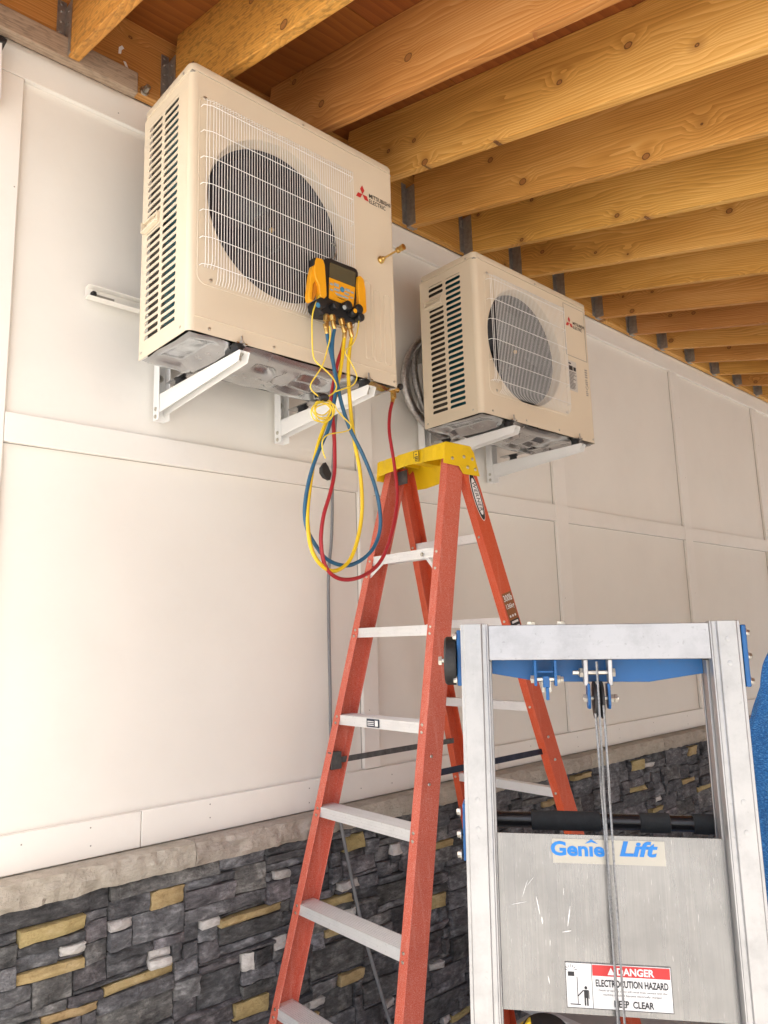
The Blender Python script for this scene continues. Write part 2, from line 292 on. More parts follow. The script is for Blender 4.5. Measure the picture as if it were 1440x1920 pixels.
# ------------------------------------------------------------------ mesh helpers
class MB:
    def __init__(s): s.v = []; s.f = []
    def add(s, vs, fs):
        o = len(s.v); s.v += [Vector(p) for p in vs]; s.f += [tuple(i + o for i in f) for f in fs]; return s
    def box(s, x0, x1, y0, y1, z0, z1):
        return s.add([(x0,y0,z0),(x1,y0,z0),(x1,y1,z0),(x0,y1,z0),(x0,y0,z1),(x1,y0,z1),(x1,y1,z1),(x0,y1,z1)],
              [(0,3,2,1),(4,5,6,7),(0,1,5,4),(1,2,6,5),(2,3,7,6),(3,0,4,7)])
    def obox(s, o, a, b, c):            # corner + three edge vectors (right handed)
        o, a, b, c = map(Vector, (o, a, b, c))
        return s.add([o, o+a, o+a+b, o+b, o+c, o+a+c, o+a+b+c, o+b+c], [(0,3,2,1),(4,5,6,7),(0,1,5,4),(1,2,6,5),(2,3,7,6),(3,0,4,7)])
    def prism(s, poly, ext):            # polygon extruded by ext
        poly = [Vector(p) for p in poly]; ext = Vector(ext); n = len(poly)
        nrm = Vector((0, 0, 0))
        for i in range(n): nrm += (poly[i] - poly[0]).cross(poly[(i+1) % n] - poly[0])
        if nrm.dot(ext) > 0: poly = poly[::-1]
        return s.add(poly + [p + ext for p in poly], [tuple(range(n)), tuple(range(2*n-1, n-1, -1))] + [(i, n+i, n+(i+1)%n, (i+1)%n) for i in range(n)])
    def tube(s, pts, r, n=8, closed=False, cap=True):
        pts = [Vector(p) for p in pts]; k = len(pts); rs = r if isinstance(r, (list, tuple)) else [r] * k
        tans = []
        for i in range(k):
            a = pts[(i-1) % k] if (closed or i > 0) else pts[i]; b = pts[(i+1) % k] if (closed or i < k-1) else pts[i]
            tans.append((b - a).normalized())
        t0 = tans[0]; ref = Vector((0,0,1)) if abs(t0.z) < 0.9 else Vector((1,0,0))
        x = t0.cross(ref).normalized(); vs = []
        for i in range(k):
            t = tans[i]; x = (x - t * x.dot(t)).normalized(); y = t.cross(x)
            for j in range(n):
                a = 2*math.pi*j/n; vs.append(pts[i] + (x*math.cos(a) + y*math.sin(a)) * rs[i])
        fs = []
        for i in range(k if closed else k-1):
            i2 = (i+1) % k
            for j in range(n):
                j2 = (j+1) % n; fs.append((i*n+j, i*n+j2, i2*n+j2, i2*n+j))
        if cap and not closed: fs += [tuple(range(n-1, -1, -1)), tuple((k-1)*n + j for j in range(n))]
        return s.add(vs, fs)
    def cyl(s, p0, p1, r, n=12, r2=None):
        return s.tube([p0, p1], [r, r if r2 is None else r2], n)
    def lathe(s, c, axis, prof, n=24):  # prof: (radius, distance along axis)
        c = Vector(c); ax = Vector(axis).normalized(); ref = Vector((0,0,1)) if abs(ax.z) < 0.9 else Vector((1,0,0))
        x = ax.cross(ref).normalized(); y = ax.cross(x); vs = []; fs = []; k = len(prof)
        for r, t in prof:
            for j in range(n):
                a = 2*math.pi*j/n; vs.append(c + ax*t + (x*math.cos(a) + y*math.sin(a))*r)
        for i in range(k-1):
            for j in range(n):
                j2 = (j+1) % n; fs.append((i*n+j, i*n+j2, (i+1)*n+j2, (i+1)*n+j))
        fs += [tuple(range(n-1, -1, -1)), tuple((k-1)*n+j for j in range(n))]
        return s.add(vs, fs)
    def hexbolt(s, p, axis, r=0.006, h=0.005):
        p = Vector(p); ax = Vector(axis).normalized()
        s.lathe(p, ax, [(r*1.45, 0), (r*1.45, h*0.3)], 12)
        return s.lathe(p + ax*h*0.3, ax, [(r, 0), (r, h*0.8), (r*0.8, h)], 6)
    def mesh(s, name, smooth=30):
        me = bpy.data.meshes.new(name); me.from_pydata([tuple(v) for v in s.v], [], s.f); me.update()
        bm = bmesh.new(); bm.from_mesh(me); bmesh.ops.recalc_face_normals(bm, faces=bm.faces); bm.to_mesh(me); bm.free()
        if smooth:
            me.polygons.foreach_set('use_smooth', [True]*len(me.polygons)); me.set_sharp_from_angle(angle=R(smooth))
        return me
    def build(s, name, mat, parent=None, local=False, bevel=0.0, seg=2, smooth=30, recalc=True):
        if parent is not None and not local:
            o = ORG[parent]; s.v = [v - o for v in s.v]
        me = s.mesh(name, smooth)
        if mat: me.materials.append(M[mat])
        ob = bpy.data.objects.new(name, me); col.objects.link(ob); ob.parent = parent
        if bevel:
            b = ob.modifiers.new('edge', 'BEVEL'); b.width = bevel; b.segments = seg; b.limit_method = 'ANGLE'; b.angle_limit = R(40)
        ORG[ob] = ORG[parent] if parent is not None else Vector((0, 0, 0))
        return ob
ORG = {}
def thing(name, label, cat, loc=(0, 0, 0), group=None, rot=None):
    o = bpy.data.objects.new(name, None); col.objects.link(o); o.location = loc; o.empty_display_size = 0.1
    if rot is not None: o.rotation_euler = rot
    o['label'] = label; o['category'] = cat
    if group: o['group'] = group
    ORG[o] = Vector(loc); return o
def tag(o, label, cat, group=None):
    o['label'] = label; o['category'] = cat
    if group: o['group'] = group
    return o
def struct(o): o['kind'] = 'structure'; return o
def copy_tree(o, parent=None):
    c = o.copy(); col.objects.link(c); c.parent = parent
    for ch in [x for x in bpy.data.objects if x.parent is o]: copy_tree(ch, c)
    return c
def spline(pts, per=6, closed=False):   # Catmull-Rom through the points
    P = [Vector(p) for p in pts]; n = len(P); out = []
    for i in range(n if closed else n-1):
        p0 = P[(i-1) % n] if closed or i > 0 else P[i]*2 - P[i+1]
        p1 = P[i]; p2 = P[(i+1) % n]
        p3 = P[(i+2) % n] if closed or i+2 < n else P[i+1]*2 - P[i]
        for k in range(per):
            t = k/per
            out.append(0.5*((2*p1) + (p2-p0)*t + (2*p0-5*p1+4*p2-p3)*t*t + (3*p1-p0-3*p2+p3)*t**3))
    if not closed: out.append(P[-1])
    return out
def text_mb(mb, s, origin, right, up, width=None, height=None, bold=0.0, shear=0.0, spacing=1.0, center=False):
    cu = bpy.data.curves.new('glyphs', 'FONT'); cu.body = s; cu.size = 1.0; cu.offset = bold; cu.shear = shear
    cu.space_character = spacing; cu.resolution_u = 3
    ob = bpy.data.objects.new('glyphs', cu); col.objects.link(ob)
    dg = bpy.context.evaluated_depsgraph_get(); me = bpy.data.meshes.new_from_object(ob.evaluated_get(dg))
    vs = [v.co.copy() for v in me.vertices]; fs = [tuple(p.vertices) for p in me.polygons]
    bpy.data.objects.remove(ob); bpy.data.curves.remove(cu); bpy.data.meshes.remove(me)
    if not vs: return mb
    x0 = min(v.x for v in vs); x1 = max(v.x for v in vs); y0 = min(v.y for v in vs); y1 = max(v.y for v in vs)
    sx = width/(x1-x0) if width else height/(y1-y0); sy2 = height/(y1-y0) if height else sx
    right = Vector(right).normalized(); up = Vector(up).normalized(); o = Vector(origin)
    if center: o = o - right*((x1-x0)*sx/2)
    mb.add([o + right*((v.x-x0)*sx) + up*((v.y-y0)*sy2) for v in vs], fs); return mb
def rrect(x0, x1, z0, z1, r, n=5):
    pts = []
    for cx, cz, a0 in ((x1-r, z1-r, 0), (x0+r, z1-r, 90), (x0+r, z0+r, 180), (x1-r, z0+r, 270)):
        for k in range(n+1):
            a = R(a0 + 90*k/n); pts.append((cx + r*math.cos(a), cz + r*math.sin(a)))
    return pts
def flat(mb, pts): return mb.add(pts, [tuple(range(len(pts)))])

# ================================================================== SETTING
g = MB().add([(-150,-150,0),(150,-150,0),(150,150,0),(-150,150,0)], [(0,1,2,3)]).build('ground', 'concrete', smooth=0)
struct(g)

WY = 2.42            # front face of the trim boards; the panels lie 14 mm behind
XL, XR = -3.2, 14.0
# ---- house wall
wall = thing('house_wall', 'white board and batten house wall with square recessed panels above the stone base', 'wall', (4, WY, 0))
MB().box(XL, XR, WY+0.020, WY+0.25, 0, 5.0).build('siding_panel', 'siding', wall, smooth=0)
def trim(name, x0, x1, z0, z1, proud=0.0):
    return MB().box(x0, x1, WY-proud, WY+0.0195, z0, z1).build(name, 'trim', wall, bevel=0.0025, seg=2)
for a, b in ((XL, 1.46), (1.4625, 4.9), (4.9025, 8.5), (8.5025, XR)): trim('top_rail', a, b, 3.602, 3.72)
BAT = [(-2.26, -2.165), (-0.80, -0.705), (0.56, 0.655), (2.088, 2.175), (3.563, 3.68), (5.125, 5.238), (6.59, 6.69), (8.05, 8.15), (9.5, 9.6)]
xs = [XL] + [v for ab in BAT for v in ab] + [XR]
for i in range(0, len(xs), 2):
    trim('middle_rail', xs[i]+0.001, xs[i+1]-0.001, 2.353, 2.447, -0.001)
for a, b in BAT: trim('batten', a, b, 1.197, 3.60)
ck = MB(); cw = 0.0022  # dark joint strips; their colour also stands in for the trim's shadow lines
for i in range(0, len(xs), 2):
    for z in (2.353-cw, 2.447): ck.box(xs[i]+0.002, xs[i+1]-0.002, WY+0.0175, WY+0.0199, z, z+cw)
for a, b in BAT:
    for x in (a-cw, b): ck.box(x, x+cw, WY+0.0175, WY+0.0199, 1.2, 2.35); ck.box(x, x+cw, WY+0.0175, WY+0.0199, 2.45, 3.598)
ck.build('caulk_shadow_line', 'caulk_shadow', wall, smooth=0)
for a, b in ((XL, 1.13), (1.1325, 2.94), (2.9425, 6.4), (6.4025, XR)): trim('bottom_rail', a, b, 1.084, 1.195)
nm = MB()
for px, py in [(40,1584),(170,1552),(170,1586),(394,1508),(394,1533),(580,1478),(580,1505),(735,1452),(735,1468),(677,1478),(27,350),(222,212)]:
    p = at(px, py, WY-0.0005); nm.lathe(p, (0,-1,0), [(0.0026,0),(0.002,0.0012)], 6)
for x in (3.2, 3.62, 4.05, 4.45, 4.9, 5.18):
    for z in (1.115, 1.165): nm.lathe((x, WY-0.0005, z), (0,-1,0), [(0.0026,0),(0.002,0.0012)], 6)
for x in (2.13, 3.62, 5.18, 6.64):
    for z in (1.5, 2.0, 2.9, 3.3): nm.lathe((x+random.uniform(-.03,.03), WY-0.0005, z+random.uniform(-.1,.1)), (0,-1,0), [(0.0022,0),(0.002,0.0012)], 6)
nm.build('nail_head', 'grey_print', wall)

# ---- stone base
base = thing('stone_veneer_base', 'dark grey ledgestone veneer with tan and white stones under a limestone cap', 'stone wall', (4, WY, 0))
MB().box(XL, XR, WY-0.022, WY+0.013, 0, 1.0).build('mortar_bed', 'mortar', base, smooth=0)
def cap_piece(x0, x1):
    mb = MB(); n = max(6, int((x1-x0)/0.012)); rnd = [random.uniform(0,50) for _ in range(3)]
    prof = [(WY+0.012, 1.0805), (WY-0.055, 1.0815), (WY-0.069, 1.0785), (WY-0.077, 1.062), (WY-0.080, 1.043), (WY-0.077, 1.022), (WY-0.068, 1.006), (WY-0.045, 1.004), (WY+0.012, 1.005)]
    vs = []
    for i in range(n+1):
        x = x0 + (x1-x0)*i/n
        for k, (y, z) in enumerate(prof):
            j = 0.0
            if 2 <= k <= 6: j = 0.013*noise.noise((x*16+rnd[0], z*45, rnd[1])) + 0.009*noise.noise((x*45+rnd[0], z*90, rnd[1]))
            jz = 0.004*noise.noise((x*22+rnd[2], k*3.3, 1.5)) if k in (2, 6) else 0
            vs.append((x, y + j, z + jz))
    K = len(prof); fs = []
    for i in range(n):
        for k in range(K): fs.append((i*K+k, (i+1)*K+k, (i+1)*K+(k+1)%K, i*K+(k+1)%K))
    fs += [tuple(range(K)), tuple(n*K+k for k in range(K-1, -1, -1))]
    return mb.add(vs, fs).build('cap_stone', 'cap', base, smooth=28)
cx = [XL, -1.9, -0.6, 0.42, 1.288, 1.958, 2.71, 3.62, 4.42, 5.35, 6.3, 7.2, 8.4, 9.6, 11, 12.4, XR]
for a, b in zip(cx[:-1], cx[1:]): cap_piece(a+0.0015, b-0.0015)
# stones: accents first (from their places in the photograph), then a ragged ledge pattern round them
CELL = 0.0145; GX0, GX1 = 0.35, 7.9; NX = int((GX1-GX0)/CELL); NZ = int(1.002/CELL)
occ = [[False]*NZ for _ in range(NX)]
stones = []
def try_rect(i, j, w, h, kind):
    if i < 0 or j < 0 or i+w > NX or j+h > NZ or w < 1 or h < 1: return False
    for a in range(i, i+w):
        for b in range(j, j+h):
            if occ[a][b]: return False
    for a in range(i, i+w):
        for b in range(j, j+h): occ[a][b] = True
    stones.append((i, j, w, h, kind)); return True
TAN = [(285,345,1655,1705),(33,160,1720,1783),(30,160,1788,1852),(195,330,1817,1871),(82,190,1865,1925),(415,530,1690,1738),(645,688,1557,1597),(585,661,1673,1708),(608,672,1717,1758),(635,680,1809,1854),(442,505,1860,1918),(573,600,1900,1922),(798,834,1673,1711),(804,846,1571,1600),(845,885,1880,1918),
       (1183,1205,1424,1448),(1181,1211,1468,1484),(1219,1243,1510,1522),(1279,1305,1452,1471),(1290,1310,1396,1420),(1307,1339,1468,1483),(1072,1110,1448,1467),(1016,1042,1499,1517)]
WHT = [(203,247,1718,1753),(108,153,1768,1798),(378,416,1718,1748),(283,320,1775,1800),(283,325,1800,1828),(456,478,1780,1820),(515,540,1755,1788),(515,544,1632,1648),(634,675,1645,1675),(732,750,1575,1602),(648,670,1702,1717),(559,578,1877,1906),(580,610,1871,1895),(806,831,1807,1823),(722,742,1871,1895),(827,845,1903,1922),(1205,1221,1424,1440),(1226,1243,1487,1502)]
SY = WY - 0.045
for kind, lst in (('stone_tan', TAN), ('stone_white', WHT)):
    for x0, x1, y0, y1 in lst:
        xc, yc = (x0+x1)/2, (y0+y1)/2
        a, b = at(x0, yc, SY), at(x1, yc, SY); sl = (1154-yc)/(2270-xc)
        hp = max(11, (y1-y0) - abs(sl)*(x1-x0)); zt, zb = at(xc, yc-hp/2, SY).z, at(xc, yc+hp/2, SY).z
        w = max(3, round((b.x-a.x)/CELL)); h = max(2, round((zt-zb)/CELL))
        i = round((a.x-GX0)/CELL); j = round((zb)/CELL)
        for di, dj, dw, dh in ((0,0,0,0),(0,1,0,0),(0,-1,0,0),(1,0,-1,0),(0,0,0,-1),(1,1,-1,-1),(-1,0,0,0)):
            if try_rect(i+di, j+dj, max(2, w+dw), max(2, h+dh), kind): break
rs = random.Random(11)
for j in range(NZ-1, -1, -1):
    for i in range(NX):
        if occ[i][j]: continue
        w = 0
        while i+w < NX and not occ[i+w][j] and w < 26: w += 1
        W = min(w, rs.choice([6,8,10,13,15,17,20,23,26]))
        if w - W < 3: W = w
        H = rs.choice([2,2,3,3,3,4,4,5,5,6,7])
        if W < 7: H = min(H, 4)
        if W > 17: H = min(H, 5)
        jj = j; h = 0
        while h < H and jj-h >= 0 and all(not occ[a][jj-h] for a in range(i, i+W)): h += 1
        if 0 < jj-h+1 <= 1: h = jj+1 if all(not occ[a][b] for a in range(i, i+W) for b in range(0, jj+1)) else h
        try_rect(i, jj-h+1, W, h, 'stone')
def stone_geo(i, j, w, h, kind):
    x0, x1 = GX0+i*CELL, GX0+(i+w)*CELL; z0, z1 = j*CELL, (j+h)*CELL
    g0 = 0.0022; x0 += g0; x1 -= g0; z0 += g0*0.8; z1 -= g0*0.8
    nx = 4 if w > 6 else 3; nz = 3
    dep = rs.uniform(0.026, 0.048) if kind == 'stone' else rs.uniform(0.034, 0.052)
    tilt = rs.uniform(-0.009, 0.009); tz = rs.uniform(-0.006, 0.006); sd = rs.uniform(0, 100)
    vs = []; fs = []
    for a in range(nx+1):
        for b in range(nz+1):
            u, v = a/nx, b/nz; edge = a in (0, nx) or b in (0, nz)
            x = x0+(x1-x0)*u; z = z0+(z1-z0)*v
            x += 0.004*noise.noise((sd+v*3, u*7, 1.0)); z += 0.004*noise.noise((sd+u*4, v*7, 4.0))
            d = dep + tilt*(u-0.5)*2 + tz*(v-0.5)*2 + 0.009*noise.noise((x*17+sd, z*23, 0)) - (rs.uniform(0.003, 0.010) if edge else 0)
            vs.append((x, WY-0.010-max(0.016, d), z))
    N1 = nz+1
    for a in range(nx):
        for b in range(nz): fs.append((a*N1+b, (a+1)*N1+b, (a+1)*N1+b+1, a*N1+b+1))
    ring = [a*N1 for a in range(nx+1)] + [nx*N1+b for b in range(1, N1)] + [a*N1+nz for a in range(nx-1, -1, -1)] + [b for b in range(nz-1, 0, -1)]
    o = len(vs)
    for k in ring: vs.append((vs[k][0], WY-0.021, vs[k][2]))
    L = len(ring)
    for k in range(L): fs.append((ring[k], o+k, o+(k+1)%L, ring[(k+1)%L]))
    return vs, fs
vis = []
for st in stones:
    i, j, w, h, kind = st
    q = proj((GX0+(i+w/2)*CELL, SY, (j+h/2)*CELL)); size = 0
    if q and -40 < q[0] < 1480 and q[1] < 1960:
        qa = proj((GX0+i*CELL, SY, j*CELL)); qb = proj((GX0+(i+w)*CELL, SY, (j+h)*CELL))
        size = abs(qa[0]-qb[0]) * h * CELL / max(0.3, (GX0+i*CELL))
        if 880 < q[0] < 1500 and q[1] > 1600: size *= 0.02      # behind the lift's sheet
    vis.append((size + (5 if kind != 'stone' and size else 0), st))
vis.sort(key=lambda t: -t[0])
rest = {}
for k, (size, st) in enumerate(vis):
    vs, fs = stone_geo(*st)
    if k < 300 and size > 0: MB().add(vs, fs).build('stone', st[4], base, smooth=38)
    else: rest.setdefault(st[4], MB()).add(vs, fs)
for kind, mb in rest.items():
    o = mb.build({'stone': 'dark_stones', 'stone_tan': 'tan_stones', 'stone_white': 'white_stones'}[kind], kind, base, smooth=38); o['kind'] = 'stuff'

# ---- porch roof: ledger, joists, hangers, plywood
roof = thing('porch_roof', 'sloping porch roof of bare fir joists hung from a ledger under plywood sheathing', 'roof', (4, 2.40, 3.70))
SL = math.atan(0.25); JL = 5.2; TH, DP = 0.038, 0.286
led = None
for a, b in ((0.0, 1.75), (1.753, 5.4), (5.403, 10.6)):
    o = MB().box(-TH/2, TH/2, -(b-a)/2, (b-a)/2, 0, 0.292).build('ledger_board', 'joist', None, bevel=0.003)
    o.parent = roof; o.rotation_euler = (0, 0, R(90)); o.location = Vector(((a+b)/2, 2.40, 3.722)) - ORG[roof]
jm = MB()
nseg = 24; vs = []; fs = []
for i in range(nseg+1):
    y = -JL*i/nseg
    vs += [(-TH/2, y, 0), (TH/2, y, 0), (TH/2, y, DP), (-TH/2, y, DP)]
for i in range(nseg):
    for k in range(4): fs.append((i*4+k, i*4+(k+1)%4, (i+1)*4+(k+1)%4, (i+1)*4+k))
fs += [(0,3,2,1), (nseg*4, nseg*4+1, nseg*4+2, nseg*4+3)]
jm.add(vs, fs); jmesh = jm.mesh('joist', 0); jmesh.materials.append(M['joist'])
jmesh2 = jmesh.copy(); jmesh2.materials.clear(); jmesh2.materials.append(M['joist_dirty'])
hm = MB(); hw = TH/2
hm.box(-hw-0.030, -hw-0.0005, -0.0035, -0.001, 0.008, 0.225); hm.box(hw+0.0005, hw+0.030, -0.0035, -0.001, 0.008, 0.225)
hm.box(-hw-0.003, -hw-0.0008, -0.062, -0.0036, -0.002, 0.2); hm.box(hw+0.0008, hw+0.003, -0.062, -0.0036, -0.002, 0.2)
hm.box(-hw-0.003, hw+0.003, -0.064, -0.002, -0.0055, -0.0022)
for z in (0.03, 0.065, 0.105, 0.145, 0.185, 0.212):
    for sx in (-1, 1):
        hm.lathe((sx*(hw+0.017), -0.0035, z), (0,-1,0), [(0.0055,0),(0.005,0.002),(0.002,0.0035)], 8)
for z in (0.05, 0.12, 0.17):
    hm.lathe((-hw-0.003, -0.035, z), (-1,0,0), [(0.005,0),(0.0045,0.002),(0.002,0.003)], 8)
hmesh = hm.mesh('joist_hanger', 30); hmesh.materials.append(M['galv'])
LX = {-1: 0.765}
for k in range(-2, 24):
    x = LX.get(k, 1.146 + 0.419*k) + TH/2
    o = bpy.data.objects.new('joist', jmesh2 if k in (-1, 0) else jmesh); col.objects.link(o); o.parent = roof
    o.location = Vector((x, 2.379, 3.703)) - ORG[roof]; o.rotation_euler = (SL, 0, R(random.uniform(-0.15, 0.15)))
    bv = o.modifiers.new('edge', 'BEVEL'); bv.width = 0.0035; bv.segments = 2; bv.limit_method = 'ANGLE'
    h = bpy.data.objects.new('joist_hanger', hmesh); col.objects.link(h); h.parent = roof
    h.location = Vector((x, 2.381, 3.703)) - ORG[roof]
# plywood above
ys = [-0.135, 0.66, 1.88, 3.10, 4.32, JL]
for r_ in range(5):
    x = 0.06
    while x < 10.9:
        a, b = x, min(x+2.436, 10.9)
        ln = ys[r_+1]-ys[r_]-0.004
        o = MB().box(-ln/2, ln/2, -(b-a)/2, (b-a)/2, 0, 0.016).build('plywood_sheet', 'ply', None, smooth=0)
        o.parent = roof
        mid = Vector(((a+b)/2, 0, 0)); d = -(ys[r_]+ys[r_+1])/2
        pos = Vector(((a+b)/2, 2.379 + d*math.cos(SL) - (DP+0.001)*math.sin(SL), 3.703 + d*math.sin(SL) + (DP+0.001)*math.cos(SL)))
        o.location = pos - ORG[roof]
        o.matrix_local = Matrix.Translation(pos - ORG[roof]) @ Matrix.Rotation(SL, 4, 'X') @ Matrix.Rotation(R(90), 4, 'Z')
        x += 2.44
# added, unseen plywood sheets block outside light to darken the wall's right
for a in (1.9, 4.34, 6.78, 9.22): MB().box(a, a+2.4395, -2.52, -2.50, 0.0, 1.45).build('light_block_sheet', 'ply', roof, smooth=0)
mm = MB().box(0.03, 10.95, -JL-0.03, 0.16, DP+0.019, DP+0.024).build('sun_leak_block', 'black', None, smooth=0)  # unseen sheet added to stop sun leaking through the plywood seams
mm.parent = roof; mm.matrix_local = Matrix.Translation(Vector((0, 2.379, 3.703)) - ORG[roof]) @ Matrix.Rotation(SL, 4, 'X')
xj = 1.146 + 0.419*2 - 0.0008
kh = MB(); flat(kh, [atX(a, b, xj) for a, b in ((796,231),(806,225),(812,211),(817,214),(815,224),(820,233),(808,234))]); kh.build('knot_hole', 'black', roof, smooth=0)
ps = MB()
flat(ps, [at(a, b, 2.3800) for a, b in ((223,88),(229,85),(233,91),(228,94),(227,101),(222,100))]); flat(ps, [at(a, b, 2.3800) for a, b in ((231,114),(236,116),(241,128),(240,131),(235,124))])
ps.build('white_paint_smear', 'white_print', roof, smooth=0)
sm_ = MB()
for k_, px_, py_ in ((2, 1184, 95), (2, 1384, 22), (3, 1010, 322), (1, 1000, 60)):
    xx = 1.146 + 0.419*k_ - 0.0007
    for i_ in range(4):
        p_ = atX(px_+i_*2.4, py_, xx); L2 = 0.016 + 0.006*((i_*7) % 3)
        flat(sm_, [p_, p_+Vector((0, 0.0022, 0)), p_+Vector((0, 0.0022, -L2)), p_+Vector((0, 0, -L2))])
sm_.build('grade_stamp', 'brown_label', roof, smooth=0)
# weathered two-by-four screwed over the ledger at the left, with its bolt
def px_prism(mb, pts, Y, depth, zoom=None):
    if zoom: pts = [(zoom[0]+a/zoom[2], zoom[1]+b/zoom[2]) for a, b in pts]
    return mb.prism([at(a, b, Y) for a, b in pts], (0, depth, 0))
wb = MB().box(-0.02, 0.019, -0.75, 0.672, 0, 0.083).build('weathered_board', 'greywood', None, bevel=0.004)
wb.rotation_euler = (0, 0, R(-90)); wb.location = (0.34, 2.358, 3.684)
tag(wb, 'weathered grey two-by-four fixed across the ledger at top left', 'board')
bt = MB().hexbolt((1.052, 2.380, 3.735), (0,-1,0), 0.011, 0.03).build('ledger_bolt', 'steel', None)
tag(bt, 'zinc bolt head in the ledger at the end of the weathered board', 'bolt')
ds = thing('white_box', 'white box with a black lid at the very left edge under the joists', 'box', at(-40, 190, 2.36))
px_prism(MB(), [(-80,70),(5,76),(3,183),(-80,186)], 2.36, 0.055).build('box_body', 'white_steel', ds, bevel=0.003)
px_prism(MB(), [(-80,52),(3,66),(14,74),(13,78),(-80,71)], 2.352, 0.063).build('box_lid', 'black', ds, bevel=0.001)

# ================================================================== OUTDOOR UNITS
def ac_unit(label, X0, Z0, W, H, D, fan, fr, gr, slots, handle, logo, n_h):
    YF = 1.886
    t = thing('outdoor_unit', label, 'heat pump', (X0, YF, Z0), 'outdoor heat pump units on the wall')
    rc = 0.022
    fx, fz = fan; gx0, gx1, gz0, gz1 = gr; topz = H-0.030
    # front panel with the round fan opening, rounded into the left side
    mb = MB(); n = 64; outer = []; inner = []
    x0, x1, z0, z1 = rc, W-0.012, 0.0, topz
    def on_rect(a):
        dx, dz = math.cos(a), math.sin(a); t_ = 1e9
        if dx > 1e-9: t_ = min(t_, (x1-fx)/dx)
        if dx < -1e-9: t_ = min(t_, (x0-fx)/dx)
        if dz > 1e-9: t_ = min(t_, (z1-fz)/dz)
        if dz < -1e-9: t_ = min(t_, (z0-fz)/dz)
        return (fx+dx*t_, fz+dz*t_)
    angs = sorted([2*math.pi*k/n for k in range(n)] + [math.atan2(z-fz, x-fx) % (2*math.pi) for x in (x0, x1) for z in (z0, z1)])
    n = len(angs)
    prof = [(fr*1.10, 0.0), (fr*1.055, 0.006), (fr*1.025, 0.022), (fr*1.01, 0.045)]
    for a in angs: p = on_rect(a); outer.append((p[0], 0, p[1]))
    rings = [[(fx+r*math.cos(a), y, fz+r*math.sin(a)) for a in angs] for r, y in prof]
    vs = outer + [p for rg in rings for p in rg]; fs = []
    for k in range(len(rings)):
        for i in range(n): fs.append((k*n+i, k*n+(i+1)%n, (k+1)*n+(i+1)%n, (k+1)*n+i))
    mb.add(vs, fs)
    arc = [(rc - rc*math.sin(R(90*k/6)), rc - rc*math.cos(R(90*k/6))) for k in range(7)]
    vs = [(x, y, z) for x, y in arc for z in (0, topz)]; mb.add(vs, [(2*k, 2*k+2, 2*k+3, 2*k+1) for k in range(6)])
    arc = [(W-0.012 + 0.012*math.sin(R(90*k/5)), 0.012 - 0.012*math.cos(R(90*k/5))) for k in range(6)]
    vs = [(x, y, z) for x, y in arc for z in (0, topz)]; mb.add(vs, [(2*k, 2*k+2, 2*k+3, 2*k+1) for k in range(5)])
    mb.build('front_panel', 'cream', t, local=True, smooth=35)
    sh = MB(); aa = [2*math.pi*k/64 for k in range(64)]
    sh.add([(fx+fr*1.008*math.cos(a), y, fz+fr*1.008*math.sin(a)) for y in (0.0455, 0.155) for a in aa], [(k, (k+1)%64, 64+(k+1)%64, 64+k) for k in range(64)])
    sh.build('fan_shroud', 'fan', t, local=True, smooth=60)
    MB().box(W-0.003, W, 0.0125, D, 0, topz).build('right_panel', 'cream', t, local=True)
    MB().box(0.03, W-0.004, D-0.004, D, 0, topz).build('back_panel', 'coil_dark', t, local=True)
    # embossed border round the grille
    e = MB(); o_ = rrect(gx0-0.012, gx1+0.012, gz0-0.012, gz1+0.012, 0.03); i_ = rrect(gx0-0.008, gx1+0.008, gz0-0.008, gz1+0.008, 0.027)
    k = len(o_); ang = [(a, -0.0005, b) for a, b in o_] + [(a*0.5+c*0.5, -0.0022, b*0.5+d*0.5) for (a, b), (c, d) in zip(o_, i_)] + [(a, -0.0005, b) for a, b in i_]
    e.add(ang, [(q*k+i, q*k+(i+1)%k, (q+1)*k+(i+1)%k, (q+1)*k+i) for q in range(2) for i in range(k)]); e.build('grille_border', 'cream', t, local=True)
    # lid
    lid = MB(); pts = rrect(-0.003, W+0.003, -0.003, D+0.003, 0.024)
    lo_ = [(a, b, topz+0.0015) for a, b in pts]; up1 = [(a, b, H-0.008) for a, b in pts]
    cxm, cym = W/2, D/2
    up2 = [(cxm+(a-cxm)*(1-0.004/W), cym+(b-cym)*(1-0.006/D), H-0.002) for a, b in pts]; up3 = [(cxm+(a-cxm)*(1-0.02/W), cym+(b-cym)*(1-0.03/D), H) for a, b in pts]
    k = len(pts); rr = [lo_, up1, up2, up3]
    lid.add([p for r_ in rr for p in r_], [(q*k+i, q*k+(i+1)%k, (q+1)*k+(i+1)%k, (q+1)*k+i) for q in range(3) for i in range(k)] + [tuple(range(k-1,-1,-1)), tuple(3*k+i for i in range(k))])
    lid.build('top_lid', 'cream', t, local=True, smooth=40)
    MB().box(0.002, W-0.002, 0.002, D-0.002, topz-0.004, topz+0.0012).build('lid_gap', 'cream_dark', t, local=True)
    # louvred left side: stiles and slats
    sd = MB(); th = 0.0025
    ya, yb, yc, yd = slots          # front column ya..yb, rear column yc..yd  (depth from the front)
    zb, zt = 0.055, topz-0.035
    sd.box(0, th, rc+0.0005, ya, 0, topz); sd.box(0, th, yb, yc, zb, zt); sd.box(0, th, yd, D, 0, topz)
    sd.box(0, th, ya, yd, 0, zb); sd.box(0, th, ya, yd, zt, topz)
    pitch = 0.0246; hz = handle
